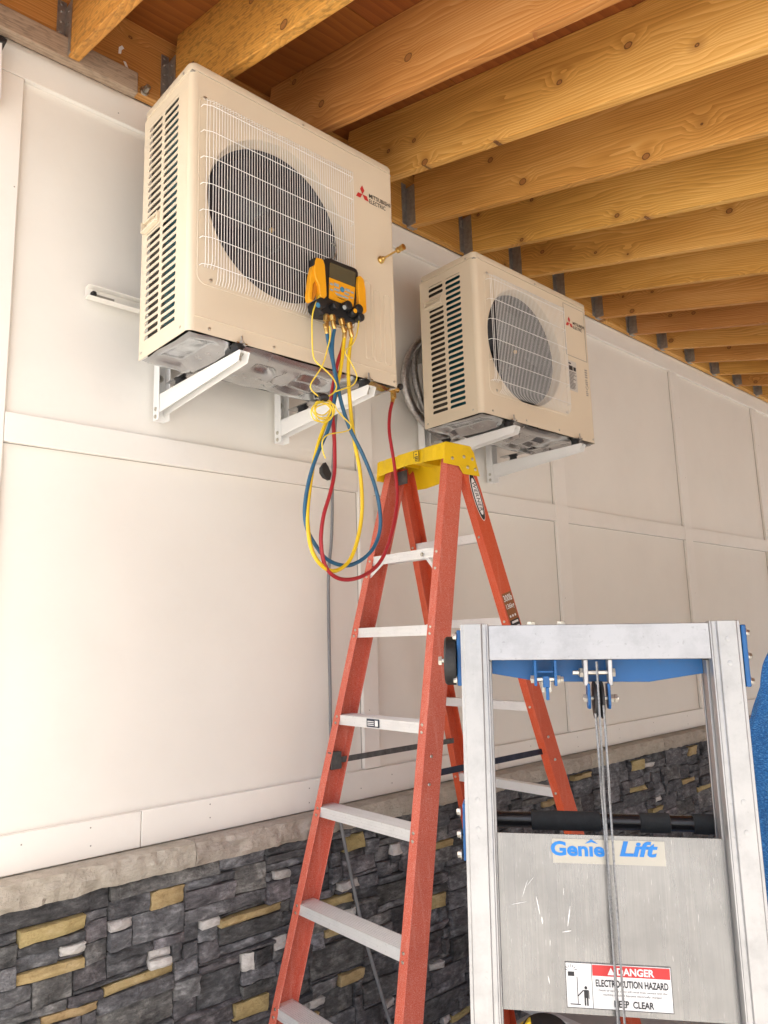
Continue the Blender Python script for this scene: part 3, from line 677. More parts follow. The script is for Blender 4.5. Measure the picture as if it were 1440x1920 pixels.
    for c0, c1, rear in ((ya, yb, False), (yc, yd, True)):
        z = zb + pitch*0.55
        while z < zt - 0.004:
            zz1 = min(z + pitch*0.40, zt)
            if not (rear and hz[0]-0.012 < z < hz[1]+0.006):
                # a slat with a slight outward hood
                sd.prism([(0, c0, z), (0, c0, zz1), (0.003, c0, zz1-0.001), (0.003, c0, z+0.001)], (0, c1-c0, 0))
                for cc, sg in ((c0, 1), (c1, -1)):      # rounded slot ends
                    sd.prism([(0, cc, z-0.004), (0, cc, z), (0, cc+sg*0.005, z)], (0.002, 0, 0))
                    sd.prism([(0, cc, zz1+0.004), (0, cc, zz1), (0, cc+sg*0.005, zz1)], (0.002, 0, 0))
            z += pitch
    if True:
        sd.box(0, th, yc, yd, hz[0]-0.012, hz[1]+0.012)
    sd.build('side_louvre', 'cream', t, local=True, smooth=0)
    hd = MB(); hy0, hy1 = yc+0.012, yd+0.012
    hd.prism([(-0.0005, hy0, hz[0]), (-0.0005, hy1, hz[0]-0.004), (-0.016, hy1, hz[0]-0.002), (-0.012, hy0, hz[0]+0.004)], (0, 0, 0.006))
    hd.prism([(-0.0005, hy0, hz[1]), (-0.0005, hy1, hz[1]), (-0.010, hy1, hz[1]), (-0.008, hy0, hz[1])], (0, 0, 0.005))
    hd.box(-0.010, -0.0005, hy0-0.005, hy0, hz[0], hz[1]+0.005); hd.box(-0.016, -0.0005, hy1, hy1+0.004, hz[0]-0.004, hz[1]+0.005)
    hd.build('handle', 'cream', t, local=True, bevel=0.0015)
    # coil behind the louvres, fan, dark interior
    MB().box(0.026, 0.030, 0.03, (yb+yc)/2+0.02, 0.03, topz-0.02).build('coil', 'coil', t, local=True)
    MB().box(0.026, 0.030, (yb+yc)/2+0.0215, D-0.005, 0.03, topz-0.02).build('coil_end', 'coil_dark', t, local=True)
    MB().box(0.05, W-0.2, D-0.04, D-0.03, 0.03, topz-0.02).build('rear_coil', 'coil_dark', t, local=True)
    fm = MB()
    fm.lathe((fx, 0.085, fz), (0, 1, 0), [(0.012, -0.012), (0.055, -0.004), (0.062, 0.01), (0.062, 0.06)], 24)
    for b in range(3):
        a0 = R(20 + 120*b); vs = []; fs = []; nr, na = 6, 8
        for i in range(nr+1):
            r = 0.06 + (fr*0.955-0.06)*i/nr
            for j in range(na+1):
                s = j/na; a = a0 + R(88)*(s-0.5)*(0.75+0.35*i/nr) + 0.25*i/nr
                vs.append((fx+r*math.cos(a), 0.065+0.07*s+0.01*math.sin(3*s), fz+r*math.sin(a)))
        for i in range(nr):
            for j in range(na): fs.append((i*(na+1)+j, (i+1)*(na+1)+j, (i+1)*(na+1)+j+1, i*(na+1)+j+1))
        fm.add(vs, fs)
    fm.build('fan', 'fan', t, local=True, smooth=50)
    MB().lathe((fx, 0.07, fz), (0,-1,0), [(0.009,0),(0.009,0.006),(0.005,0.012)], 8).build('fan_nut', 'brass', t, local=True)
    MB().box(fx-fr*1.08, fx+fr*1.08, 0.16, 0.164, fz-fr*1.08, fz+fr*1.08).build('fan_backplate', 'fan', t, local=True)
    # wire guard
    gm = MB(); wr = 0.00105; off = -0.026
    nv = int((gx1-gx0-0.012)/0.0098)
    for i in range(nv+1):
        x = gx0 + 0.006 + (gx1-gx0-0.012)*i/nv
        zb_ = gz0 + (0.045 if i < 4 else 0.0)
        y_off = off if i > 1 else off*0.75
        gm.tube([(x, -0.001, gz1), (x, y_off, gz1-0.010), (x, y_off, zb_+0.030), (x+0.003, y_off*0.75, zb_+0.012), (x+0.008, -0.001, zb_)], wr, 5)
    for i in range(n_h):
        z = gz1 - 0.032 - (gz1-gz0-0.075)*i/(n_h-1)
        gm.tube([(gx0-0.006, -0.0035, z), (gx0-0.004, off*0.7, z), (gx0+0.022, off-0.0022, z), (gx1-0.008, off-0.0022, z), (gx1-0.002, off*0.6, z), (gx1, -0.001, z)], wr*1.15, 5)
    gm.build('fan_guard', 'white_steel', t, local=True)
    sc = MB()
    for x, z in ((gx0+0.008, gz1+0.004), (gx0+0.035, gz0+0.008), (gx1-0.004, gz0+0.01)): sc.lathe((x, -0.001, z), (0,-1,0), [(0.006,0),(0.005,0.003),(0.002,0.004)], 10)
    for x in (0.07, 0.30, W-0.30, W-0.02): sc.lathe((x, -0.0005, 0.018), (0,-1,0), [(0.0052,0),(0.0045,0.0025),(0.002,0.0035)], 10)
    for y in (0.045, D-0.02):
        for z in (0.02, topz+0.008): sc.lathe((-0.0005 if z < 0.1 else -0.0035, y, z), (-1,0,0), [(0.0045,0),(0.004,0.002)], 8)
    sc.lathe((W*0.5, -0.0035, topz+0.008), (0,-1,0), [(0.0045,0),(0.004,0.002)], 8)
    sc.build('screw', 'steel', t, local=True)
    # pressed base pan seen from below
    bp_ = MB(); nx, ny = 56, 24; vs = []; fs = []
    feats = [(0.10*W, 0.45*D, 0.05, 0.10), (0.17*W, 0.5*D, 0.02, 0.11), (0.23*W, 0.45*D, 0.018, 0.10), (0.40*W, 0.35*D, 0.03, 0.02), (0.46*W, 0.4*D, 0.015, 0.05), (0.52*W, 0.4*D, 0.015, 0.05), (0.62*W, 0.30*D, 0.04, 0.015), (0.62*W, 0.5*D, 0.05, 0.015), (0.62*W, 0.7*D, 0.05, 0.02), (0.85*W, 0.4*D, 0.04, 0.06), (0.9*W, 0.75*D, 0.03, 0.03), (0.78*W, 0.7*D, 0.05, 0.04)]
    for i in range(nx+1):
        for j in range(ny+1):
            x = 0.008 + (W-0.016)*i/nx; y = 0.006 + (D-0.012)*j/ny
            inset = min(x-0.008, W-0.008-x, y-0.006, D-0.006-y)
            z = -0.014*min(1, inset/0.03)
            for a, b, ra, rb in feats:
                q = max(abs(x-a)/ra, abs(y-b)/rb); z += (0.017 if ra > 0.02 else -0.013)*max(0, min(1, (1.3-q)*3.2))
            z += 0.008*noise.noise((x*11, y*15, W*9)); vs.append((x, y, z-0.001))
    for i in range(nx):
        for j in range(ny): fs.append((i*(ny+1)+j, i*(ny+1)+j+1, (i+1)*(ny+1)+j+1, (i+1)*(ny+1)+j))
    bp_.add(vs, fs); bp_.build('base_pan', 'pan', t, local=True, smooth=60)
    MB().lathe((0.47*W, 0.55*D, -0.012), (0,0,-1), [(0.018, 0), (0.018, 0.004)], 16).build('drain_hole', 'black', t, local=True)
    # emblem and lettering
    lx, lz, lh = logo; em = MB(); s = lh*0.5
    cx_, cz_ = lx + lh*0.55, lz + lh*0.36
    for a in (90, 210, 330):
        d = Vector((math.cos(R(a)), 0, math.sin(R(a)))); l = Vector((math.cos(R(a+30)), 0, math.sin(R(a+30)))); r = Vector((math.cos(R(a-30)), 0, math.sin(R(a-30))))
        c0 = Vector((cx_, -0.0012, cz_)); e_ = lh*0.36
        flat(em, [c0, c0+r*e_, c0+(r+l)*e_, c0+l*e_])
    em.build('emblem', 'red_print', t, local=True, smooth=0)
    tm = MB(); tw = lh*1.85
    text_mb(tm, 'MITSUBISHI', (lx+lh*1.12, -0.0012, lz+lh*0.36), (1,0,0), (0,0,1), tw, lh*0.29, bold=0.012)
    text_mb(tm, 'ELECTRIC', (lx+lh*1.12, -0.0012, lz-lh*0.02), (1,0,0), (0,0,1), tw*0.76, lh*0.29, bold=0.012)
    tm.build('lettering', 'black_print', t, local=True, smooth=0)
    return t
u1 = ac_unit('large cream heat pump outdoor unit with a digital gauge hung on its fan guard', 0.985, 2.625, 0.845, 0.883, 0.325, (0.338, 0.466), 0.262, (0.038, 0.632, 0.165, 0.768), (0.082, 0.178, 0.194, 0.287), (0.432, 0.462), (0.660, 0.690, 0.058), 7)
u2 = ac_unit('smaller cream heat pump outdoor unit mounted above the yellow ladder top', 2.300, 2.622, 0.845, 0.712, 0.325, (0.338, 0.362), 0.252, (0.070, 0.620, 0.105, 0.630), (0.083, 0.170, 0.185, 0.272), (0.545, 0.572), (0.660, 0.556, 0.054), 6)
# pressed ribs low on the big unit's right
rb = MB()
for x, zt_ in ((0.690, 0.372), (0.732, 0.352), (0.783, 0.348)):
    o_ = rrect(x, x+0.034, 0.075, zt_, 0.010); i_ = rrect(x+0.004, x+0.030, 0.079, zt_-0.004, 0.008); k = len(o_)
    rb.add([(a,-0.0004,b) for a,b in o_] + [((a+c)/2,-0.0028,(b+d)/2) for (a,b),(c,d) in zip(o_,i_)] + [(a,-0.0004,b) for a,b in i_], [(q*k+i, q*k+(i+1)%k, (q+1)*k+(i+1)%k, (q+1)*k+i) for q in range(2) for i in range(k)])
rb.tube([(0.02,-0.0006,0.048),(0.83,-0.0006,0.048)], 0.0016, 6)
rb.build('pressed_rib', 'cream', u1, local=True)
# service panel, rating plate and warning marks on the smaller unit
o_ = [(0.648,0.408),(0.822,0.408),(0.822,0.668),(0.648,0.668)]
pr = MB(); 
for a, b in zip(o_, o_[1:]+o_[:1]): pr.tube([(a[0],-0.0004,a[1]),(b[0],-0.0004,b[1])], 0.0012, 4)
pr.build('service_panel_seam', 'cream_dark', u2, local=True)
MB().box(0.655, 0.722, -0.0012, -0.0004, 0.232, 0.382).build('rating_plate', 'label', u2, local=True)
pl = MB(); rp = random.Random(3)
pl.box(0.660, 0.690, -0.0018, -0.0013, 0.334, 0.356); 
for i in range(13):
    z = 0.242 + i*0.0068; pl.box(0.659, 0.659+rp.uniform(0.03,0.058), -0.0018, -0.0013, z, z+0.0026)
pl.box(0.659, 0.678, -0.0018, -0.0013, 0.364, 0.371); pl.box(0.697, 0.717, -0.0018, -0.0013, 0.335, 0.354)
pl.build('plate_print', 'black_print', u2, local=True, smooth=0)
wm = MB()
for i in range(9):
    z = 0.232 + i*0.0095
    if 3 <= i <= 5: continue
    wm.box(0.795, 0.795+rp.uniform(0.012,0.022), -0.0012, -0.0005, z, z+0.005)
for i in range(4): wm.box(0.795, 0.815, -0.0012, -0.0005, 0.322+i*0.012, 0.329+i*0.012)
for a, b in (((0.806,0.262),(0.818,0.275)),((0.818,0.275),(0.806,0.288)),((0.806,0.288),(0.794,0.275)),((0.794,0.275),(0.806,0.262))):
    wm.tube([(a[0],-0.0006,a[1]),(b[0],-0.0006,b[1])], 0.0011, 4)
wm.build('warning_marks', 'grey_print', u2, local=True, smooth=0)

# ---- wall brackets
def bracket(x, label):
    b = thing('wall_bracket', label, 'bracket', (x, WY, 2.50), 'white wall brackets under the units')
    y0 = 1.852 - WY
    v = MB(); v.box(-0.022, 0.022, -0.004, -0.001, 0, 0.52); v.box(-0.022, -0.019, -0.042, -0.0045, 0.0, 0.52); v.box(0.019, 0.022, -0.042, -0.0045, 0.0, 0.52)
    v.build('upright', 'white_steel', b, local=True, bevel=0.001)
    a = MB()
    a.box(-0.0185, 0.0185, y0+0.004, -0.005, 0.0885, 0.0910)
    for sx in (-1, 1):
        x0_, x1_ = (0.0162*sx - 0.0013, 0.0162*sx + 0.0013)
        a.prism([(x0_, y0, 0.086), (x0_, y0+0.012, 0.058), (x0_, -0.0055, 0.022), (x0_, -0.0055, 0.088), (x0_, y0, 0.088)], (x1_-x0_, 0, 0))
    a.build('arm', 'white_steel', b, local=True, bevel=0.0008)
    for yy in (y0+0.045, -0.16):
        MB().lathe((0, yy, 0.0912), (0,0,1), [(0.024,0),(0.018,0.004),(0.018,0.020),(0.024,0.025)], 14).build('rubber_mount', 'black', b, local=True)
    MB().box(-0.018, 0.018, y0+0.015, -0.09, 0.1165, 0.1205).build('unit_foot', 'pan', b, local=True)
    bo = MB(); bo.hexbolt((0, y0+0.026, 0.0882), (0,0,-1), 0.007, 0.006); bo.cyl((0, y0+0.026, 0.080), (0, y0+0.026, 0.066), 0.0038, 8); bo.cyl((0, y0+0.018, 0.1182), (0, y0+0.018, 0.142), 0.0035, 8); bo.hexbolt((0, y0+0.018, 0.1182), (0,0,1), 0.007, 0.007)
    for z in (0.012, 0.04): bo.hexbolt((-0.022, -0.022, z), (-1,0,0), 0.0055, 0.004)
    bo.hexbolt((0.0, -0.004, 0.16), (0,-1,0), 0.009, 0.01)
    bo.build('bolt', 'steel', b, local=True)
    return b
bracket(1.158, 'white steel wall bracket under the left end of the large unit')
bracket(1.672, 'white steel wall bracket behind the hoses under the large unit')
bracket(2.490, 'white steel wall bracket just above the yellow ladder top')
bracket(2.985, 'white steel wall bracket under the right end of the smaller unit')
def rail(x0, x1, z, label):
    b = thing('mounting_rail', label, 'rail', (x0, WY, z), 'rails behind the units')
    MB().box(0, x1-x0, -0.0040, -0.0015, 0, 0.042).box(0, x1-x0, -0.036, -0.0042, 0.0395, 0.042).box(0, x1-x0, -0.036, -0.0042, 0, 0.0025).build('channel', 'trim', b, local=True, bevel=0.0008)
    MB().box(0.018, 0.100, -0.0052, -0.0043, 0.017, 0.025).build('slot', 'cream_dark', b, local=True)
    MB().lathe((0.026, -0.0055, 0.021), (0,-1,0), [(0.010,0),(0.010,0.008),(0.006,0.010),(0.006,0.016)], 12).build('bolt', 'black', b, local=True)
rail(0.882, 1.80, 2.885, 'white slotted mounting rail poking out left of the large unit')

# ---- brass service fittings on the big unit
rod = thing('brass_service_rod', 'thin brass rod with knurled ends sticking out of the large unit front', 'fitting', at(713, 488, 1.886))
p0 = at(713, 488, 1.886); tip = atX(752, 469, p0.x); tip.z = p0.z; L_ = p0.y - tip.y
MB().lathe(p0, (0,-1,0), [(0.014,0.0003),(0.014,0.008),(0.010,0.012),(0.0085,0.020),(0.005,0.024)], 14).build('flange', 'brass', rod)
MB().cyl(p0+Vector((0,-0.02,0)), p0+Vector((0,-L_+0.02,0)), 0.0035, 8).build('shaft', 'brass', rod)
MB().lathe(p0+Vector((0,-L_+0.022,0)), (0,-1,0), [(0.006,0),(0.011,0.003),(0.011,0.012),(0.008,0.014),(0.008,0.02),(0.011,0.022),(0.011,0.036),(0.006,0.037)], 12).build('knurled_end', 'brass', rod)
sv = thing('service_valve', 'brass service valve with black cap at the lower right of the large unit', 'valve', atX(738, 730, 1.853))
q = atX(737, 725, 1.853)
MB().lathe(q+Vector((-0.02,0,-0.01)), (1,0,0), [(0.013,0),(0.013,0.03),(0.009,0.034),(0.009,0.045)], 12).build('valve_body', 'brass', sv)
MB().cyl(q+Vector((0.0,0,-0.01)), q+Vector((0.0,0,-0.045)), 0.011, 10).build('valve_stem', 'brass', sv)
MB().lathe(q+Vector((0.026,0,0.004)), (1,-0.2,0.25), [(0.006,0),(0.011,0.004),(0.013,0.010),(0.010,0.018),(0.004,0.022)], 12).build('valve_cap', 'black', sv)

# ================================================================== GAUGE, CLAMPS, HOSES
Z5 = (540, 440, 5.054)
def zp(a, b): return (540 + a/5.054, 440 + b/5.054)
def z5(a, b, Y): return at(*zp(a, b), Y)
ga = thing('digital_manifold_gauge', 'yellow and black digital manifold gauge hanging on the large fan guard', 'gauge', z5(500, 860, 1.82))
px_prism(MB(), [(345,232),(365,220),(405,219),(470,250),(630,312),(655,330),(667,362),(665,480),(652,600),(640,690),(600,690),(390,612),(335,600),(340,420)], 1.805, 0.04, Z5).build('case', 'black', ga, bevel=0.003)
px_prism(MB(), [(393,404),(637,499),(633,560),(622,676),(612,688),(402,607),(390,594)], 1.801, 0.0038, Z5).build('keypad_face', 'amber', ga, bevel=0.0006)
px_prism(MB(), [(405,262),(632,352),(642,366),(637,497),(394,402),(397,270)], 1.802, 0.0028, Z5).build('display', 'screen', ga, bevel=0.0005)
kb = MB()
for pts in ([(437,452),(482,470),(482,498),(437,480)], [(440,500),(490,520),(488,542),(440,522)], [(545,505),(590,522),(588,545),(544,528)], [(538,542),(582,560),(580,580),(537,562)], [(445,545),(575,595),(572,612),(540,600),(470,575)], [(398,452),(428,463),(427,480),(398,470)], [(400,508),(430,520),(429,535),(400,525)], [(598,535),(625,545),(624,560),(597,550)], [(592,585),(618,595),(617,608),(591,598)]):
    px_prism(kb, pts, 1.7985, 0.0023, Z5)
kb.build('key', 'keys', ga, bevel=0.0005)
MB().lathe(z5(512, 521, 1.8008), (0,-1,0), [(0.0092,0),(0.0092,0.0025),(0.006,0.0035)], 18).build('round_key', 'bluekey', ga)
tb = MB(); a_, b_ = z5(472, 604, 1.8003), z5(545, 634, 1.8003)
text_mb(tb, 'Fieldpiece', a_, (1,0,0), (0,0,1), abs(b_.x-a_.x), 0.006, bold=0.02); tb.build('lettering', 'black_print', ga, smooth=0)
mfd = px_prism(MB(), [(268,625),(300,598),(335,592),(390,606),(640,692),(668,745),(675,790),(655,830),(560,815),(470,775),(330,755),(275,690)], 1.800, 0.05, Z5).build('manifold_block', 'black', ga, bevel=0.004)
for a, b, r in ((282,668,0.0175), (535,690,0.0165), (637,722,0.0165), (415,690,0.013), (655,800,0.014), (585,760,0.012)):
    MB().lathe(z5(a, b, 1.801), (0,-1,0), [(r,0),(r,0.022),(r*0.8,0.026)], 14).build('valve_knob', 'black', ga)
MB().lathe(z5(282, 668, 1.7745), (0,-1,0), [(0.0088,0),(0.0085,0.0015)], 14).build('blue_knob_cap', 'bluekey', ga)
MB().lathe(z5(535, 690, 1.7745), (0,-1,0), [(0.008,0),(0.0075,0.0015)], 14).build('grey_knob_cap', 'keys', ga)
MB().lathe(z5(637, 722, 1.7745), (0,-1,0), [(0.008,0),(0.0075,0.0015)], 14).build('amber_knob_cap', 'amber', ga)
hk = spline([z5(440,225,1.822), z5(446,195,1.822), z5(458,160,1.825), z5(455,125,1.835), z5(430,90,1.85), z5(412,82,1.862)], 5)
MB().tube(hk, 0.0022, 6).build('hook', 'steel', ga)
fit = [((365,755),(365,905),1.80), ((415,755),(440,895),1.79), ((500,790),(538,940),1.80), ((575,830),(606,975),1.79)]
for (a, b), (c, d), Y in fit:
    p, q = z5(a, b, Y), z5(c, d, Y); ax = q-p; l = ax.length
    MB().lathe(p, ax, [(0.007,0),(0.0105,l*0.08),(0.0105,l*0.42),(0.007,l*0.46),(0.0078,l*0.55),(0.0078,l*0.9),(0.006,l)], 12).build('brass_fitting', 'brass', ga)
# pipe clamps
def clamp(label, pieces, base_pt):
    c = thing('pipe_clamp_probe', label, 'clamp', base_pt, 'yellow pipe clamp probes on the gauge')
    for nm_, mat, pts, Y, dp in pieces: px_prism(MB(), pts, Y, dp, Z5).build(nm_, mat, c, bevel=0.0025)
clamp('yellow pipe clamp clipped on the left side of the gauge', [
    ('jaw', 'amber', [(270,214),(320,225),(338,240),(352,290),(365,470),(370,580),(352,600),(325,597),(308,580),(295,480),(268,420),(250,340),(256,250)], 1.785, 0.026),
    ('handle', 'amber', [(238,290),(262,320),(268,400),(262,430),(240,470),(228,600),(238,628),(222,634),(204,620),(196,580),(205,480),(218,380)], 1.790, 0.022),
    ('inner_pad', 'amber_dark', [(252,440),(272,425),(288,475),(262,590),(240,628),(230,600),(241,475)], 1.796, 0.012),
    ('black_tip', 'black', [(238,222),(268,211),(272,240),(262,283),(240,290)], 1.786, 0.02)], z5(280, 620, 1.80))
clamp('yellow pipe clamp clipped on the right side of the gauge', [
    ('jaw', 'amber', [(672,388),(690,390),(720,420),(738,520),(748,725),(738,742),(714,740),(690,715),(672,600),(664,470)], 1.792, 0.026),
    ('spring_seat', 'amber_dark', [(660,430),(668,440),(676,610),(664,650),(650,640)], 1.802, 0.018)], z5(710, 720, 1.80))
def hose(name, label, cat, pts, ys, r, mat, ends=None, per=6, group=None, n=8):
    k = len(pts); P = []
    for i, (a, b) in enumerate(pts):
        f = i/(k-1)*(len(ys)-1); j = min(int(f), len(ys)-2); P.append(at(a, b, ys[j]+(ys[j+1]-ys[j])*(f-j)))
    root = thing(name, label, cat, P[0] if not ends else P[-1], group)
    path = spline(P, per)
    MB().tube(path, r, n).build('tube', mat, root, smooth=60)
    for e in (ends or ''):
        a, b = (path[0], path[1]) if e == 's' else (path[-1], path[-2])
        d = (b-a).normalized()
        MB().lathe(a - d*0.022, d, [(r*0.9,0),(r*1.35,0.002),(r*1.35,0.014),(r*1.15,0.016),(r*1.2,0.034),(r*1.02,0.036)], 12).build('crimp_fitting', 'brass', root)
    return root
hose('charging_hose', 'blue refrigerant hose looping down from the gauge', 'hose', [(612,619),(616,642),(623,673),(630,707),(635,733),(643,766),(657,806),(680,852),(701,905),(712,955),(711,1000),(693,1037),(655,1060),(615,1050),(589,1018),(574,985),(572,945),(582,890),(600,840),(617,800),(627,750),(630,715),(626,688),(623,660),(624,635),(627,618)], [1.80,1.775,1.775,1.785,1.79], 0.0062, 'hose_blue', 's', group='hoses on the gauge')
hose('charging_hose', 'yellow refrigerant hose looping down from the gauge', 'hose', [(646,627),(644,650),(639,690),(634,715),(625,760),(608,800),(597,832),(586,880),(578,940),(577,985),(585,1032),(605,1062),(630,1070),(656,1050),(672,1005),(679,950),(675,885),(664,825),(657,765),(653,700),(655,660),(659,634)], [1.80,1.80,1.76,1.785,1.79], 0.0062, 'hose_yellow', 's', group='hoses on the gauge')
rend = atX(737, 752, 1.853)
hose('charging_hose', 'dark red refrigerant hose looping from the gauge to the service valve', 'hose', [(646,632),(641,655),(633,680),(626,715),(621,749),(624,786),(627,830),(627,885),(619,925),(606,970),(602,1020),(612,1065),(640,1086),(680,1080),(715,1050),(737,990),(745,930),(739,870),(730,810),(731,775),(736,752)], [1.81,1.80,1.755,1.79,rend.y], 0.0062, 'hose_red', 'e', group='hoses on the gauge')
# thin probe cords
def zz(l): return [zp(*p) for p in l]
hose('probe_cord', 'thin yellow cord from the left pipe clamp into a small coil', 'cord', zz([(300,575),(255,675),(230,780),(228,950),(236,1120),(262,1200),(340,1270),(420,1350),(458,1430),(440,1490),(385,1530),(335,1545)]), [1.79,1.77,1.77], 0.0024, 'cord', group='yellow probe cords', n=6)
coil = zz([(395,870),(400,960),(372,1090),(330,1230),(270,1330),(215,1420),(230,1480),(300,1540)])
for k_ in range(5):
    for j_ in range(8):
        a = R(45*j_) ; rr_ = 66 + 13*((k_*3) % 5)*0.6 + 8*math.sin(a*2+k_*1.9); coil.append(zp(330+13*math.sin(k_*2.1)+rr_*math.sin(a)*1.1, 1640+12*k_-rr_*math.cos(a)*1.05))
coil += zz([(420,1600),(470,1670),(540,1745),(592,1800),(590,1840),(540,1865),(450,1880),(370,1900),(325,1960),(330,2050),(355,2120)])
hose('probe_cord', 'thin yellow cord wound in a small coil with a black strap', 'cord', coil, [1.785,1.77,1.765,1.77], 0.0022, 'cord', group='yellow probe cords', per=4, n=6)
hose('probe_cord', 'thin yellow cord hanging in a loop from the right pipe clamp', 'cord', zz([(682,720),(668,850),(650,950),(610,1040),(555,1085),(545,1125),(590,1200),(640,1300),(652,1360),(610,1430),(500,1470),(440,1490)]), [1.79,1.77,1.77], 0.0022, 'cord', group='yellow probe cords', n=6)
st = MB().tube(spline([z5(300,1545,1.758), z5(330,1535,1.754), z5(362,1550,1.758)], 4), 0.0115, 8).build('cord_strap', 'black', None)
tag(st, 'black hook-and-loop strap round the coiled yellow cord', 'strap')
plg = px_prism(MB(), [(604,876),(611,866),(617,876),(622,888),(620,900),(610,895),(604,886)], 1.775, 0.016).build('black_plug', 'black', None, bevel=0.002)
tag(plg, 'small black sensor plug hanging among the hoses', 'plug')

# ---- loose cable down the wall, coiled line set
pts = [(640,690,2.404),(630,780,2.404),(624,880,2.404),(622,1000,2.406),(616,1080,2.404),(617,1200,2.404),(619,1300,2.404),(621,1400,2.400),(630,1490,2.36),(643,1565,2.325),(660,1650,2.33),(680,1740,2.33),(705,1830,2.33),(745,1960,2.31),(790,2060,2.25)]
pts_ = [at(a, b, y) for a, b, y in pts]
wc = MB().tube(spline(pts_, 6), 0.0065, 8).build('grey_cable', 'conduit', None, smooth=60)
tag(wc, 'loose grey electrical cable hanging down the wall over the stone base', 'cable')
def zo(a, b, Y): return at(740+a/3.6, 440+b/3.6, Y)
ls = thing('coiled_line_set', 'coiled silver braided line set on the wall behind the smaller unit', 'line set', zo(200, 1300, 2.38))
for arcp, r_, y0_ in (([(420,640),(300,650),(210,692),(130,762),(78,870),(64,960),(76,1060),(110,1150),(162,1230),(240,1310),(335,1372),(430,1400)], 0.017, 2.345), ([(400,690),(280,690),(205,722),(152,792),(132,880),(140,980),(165,1080),(208,1185),(300,1280)], 0.018, 2.375), ([(420,655),(300,662),(215,702),(140,772),(92,872),(80,960),(92,1060),(125,1150),(180,1235),(260,1310)], 0.014, 2.388)):
    pth_ = spline([zo(a, b, y0_) for a, b in arcp], 22)
    MB().tube(pth_, [r_*(1.0 if k % 2 else 0.9) for k in range(len(pth_))], 10).build('braided_tube', 'braid', ls, smooth=60)

# ================================================================== STEPLADDER
HL = 2.408
lad = thing('stepladder', 'orange fibreglass stepladder with yellow top cap standing before the wall', 'ladder', (2.013, 1.931, 0), rot=(0, 0, R(-92.46)))
def FRP(side, h): return Vector((side*(0.153+0.077*h), -(0.050+0.240*h), HL-h))
def RRP(side, h): return Vector((side*(0.153+0.078*h), -0.019+0.281*h, HL-h))
def channel(fn, side, h0, h1, web, fl, name):
    a, b = fn(side, h0), fn(side, h1); al = (b-a)
    d = al.normalized(); wdir = (Vector((0,1,0)) - d*d.y).normalized(); lat = wdir.cross(d).normalized()
    if lat.x*side < 0: lat = -lat
    hw_ = fl/2; t_ = 0.004
    # outline of a C channel (lat, w): web on the outside
    prof = [(-hw_, 0), (hw_, 0), (hw_, web), (-hw_, web), (-hw_, web-t_), (hw_-t_, web-t_), (hw_-t_, t_), (-hw_, t_)]
    return MB().prism([a + lat*p + wdir*q for p, q in prof], al).build(name, 'fibre_faded' if name == 'front_rail' else 'fibre', lad, local=True, bevel=0.002)
for sd in (-1, 1):
    channel(FRP, sd, 0.02, HL-0.035, 0.078, 0.036, 'front_rail')
    channel(RRP, sd, 0.03, HL-0.035, 0.068, 0.034, 'rear_rail')
HS = [0.397, 0.663, 0.968, 1.273, 1.578, 1.883, 2.188]
rv = MB()
for h in HS:
    a = FRP(1, h); u_ = a.x + 0.010; w0 = a.y + 0.0045; z = a.z
    mb = MB(); mb.box(-u_, u_, w0, w0+0.003, z-0.017, z+0.017)
    mb.box(-u_, u_, w0+0.003, w0+0.074, z+0.0135, z+0.017); mb.box(-u_, u_, w0+0.071, w0+0.074, z-0.012, z+0.0135)
    for zz_ in (-0.009, 0.0, 0.009): mb.box(-u_+0.01, u_-0.01, w0-0.0008, w0+0.0005, z+zz_-0.0008, z+zz_+0.0008)
    for i in range(8): mb.box(-u_+0.02, u_-0.02, w0+0.008+i*0.008, w0+0.0105+i*0.008, z+0.0165, z+0.0182)
    mb.build('step', 'rung', lad, local=True, bevel=0.0008)
    for sd in (-1, 1):
        for dz in ((-0.011, 0.011) if h > 0.5 else (0.0, 0.058)):
            p = FRP(sd, h + dz); rv.lathe(p + Vector((-0.002*sd, 0, 0)), (0,-1,-0.2), [(0.0055,0),(0.005,0.002),(0.002,0.0035)], 10)
for k in range(7):
    h = 0.333 + 0.305*k; a = RRP(1, h); u_ = a.x + 0.010; w0 = a.y + 0.0045; z = a.z
    mb = MB(); mb.box(-u_, u_, w0, w0+0.003, z-0.016, z+0.016); mb.box(-u_, u_, w0+0.003, w0+0.030, z+0.013, z+0.016); mb.box(-u_, u_, w0+0.003, w0+0.030, z-0.016, z-0.013)
    mb.build('rear_bar', 'rung', lad, local=True, bevel=0.0008)
    for sd in (-1, 1): rv.lathe(RRP(sd, h), (0,-1,0.25), [(0.0055,0),(0.005,0.002),(0.002,0.0035)], 10)
br = MB()
for sd in (-1, 1):
    a = FRP(sd, 0.455) + Vector((-0.012*sd, 0.006, 0)); b = FRP(sd, 0.40) + Vector((-0.075*sd, 0.012, 0))
    d = (b-a); n_ = Vector((0, 1, 0)); s2 = d.cross(n_).normalized()*0.007
    br.obox(a-s2, d, n_*0.002, s2*2)
    a = RRP(sd, 0.75) + Vector((-0.012*sd, 0.006, 0)); b = RRP(sd, 0.64) + Vector((-0.09*sd, 0.012, 0)); d = (b-a); s2 = d.cross(n_).normalized()*0.007; br.obox(a-s2, d, n_*0.002, s2*2)
br.build('corner_brace', 'rung', lad, local=True)
rv.lathe(FRP(1, 0.40) + Vector((-0.075, 0.0, 0)), (0,-1,0), [(0.0075,0),(0.006,0.003)], 10)
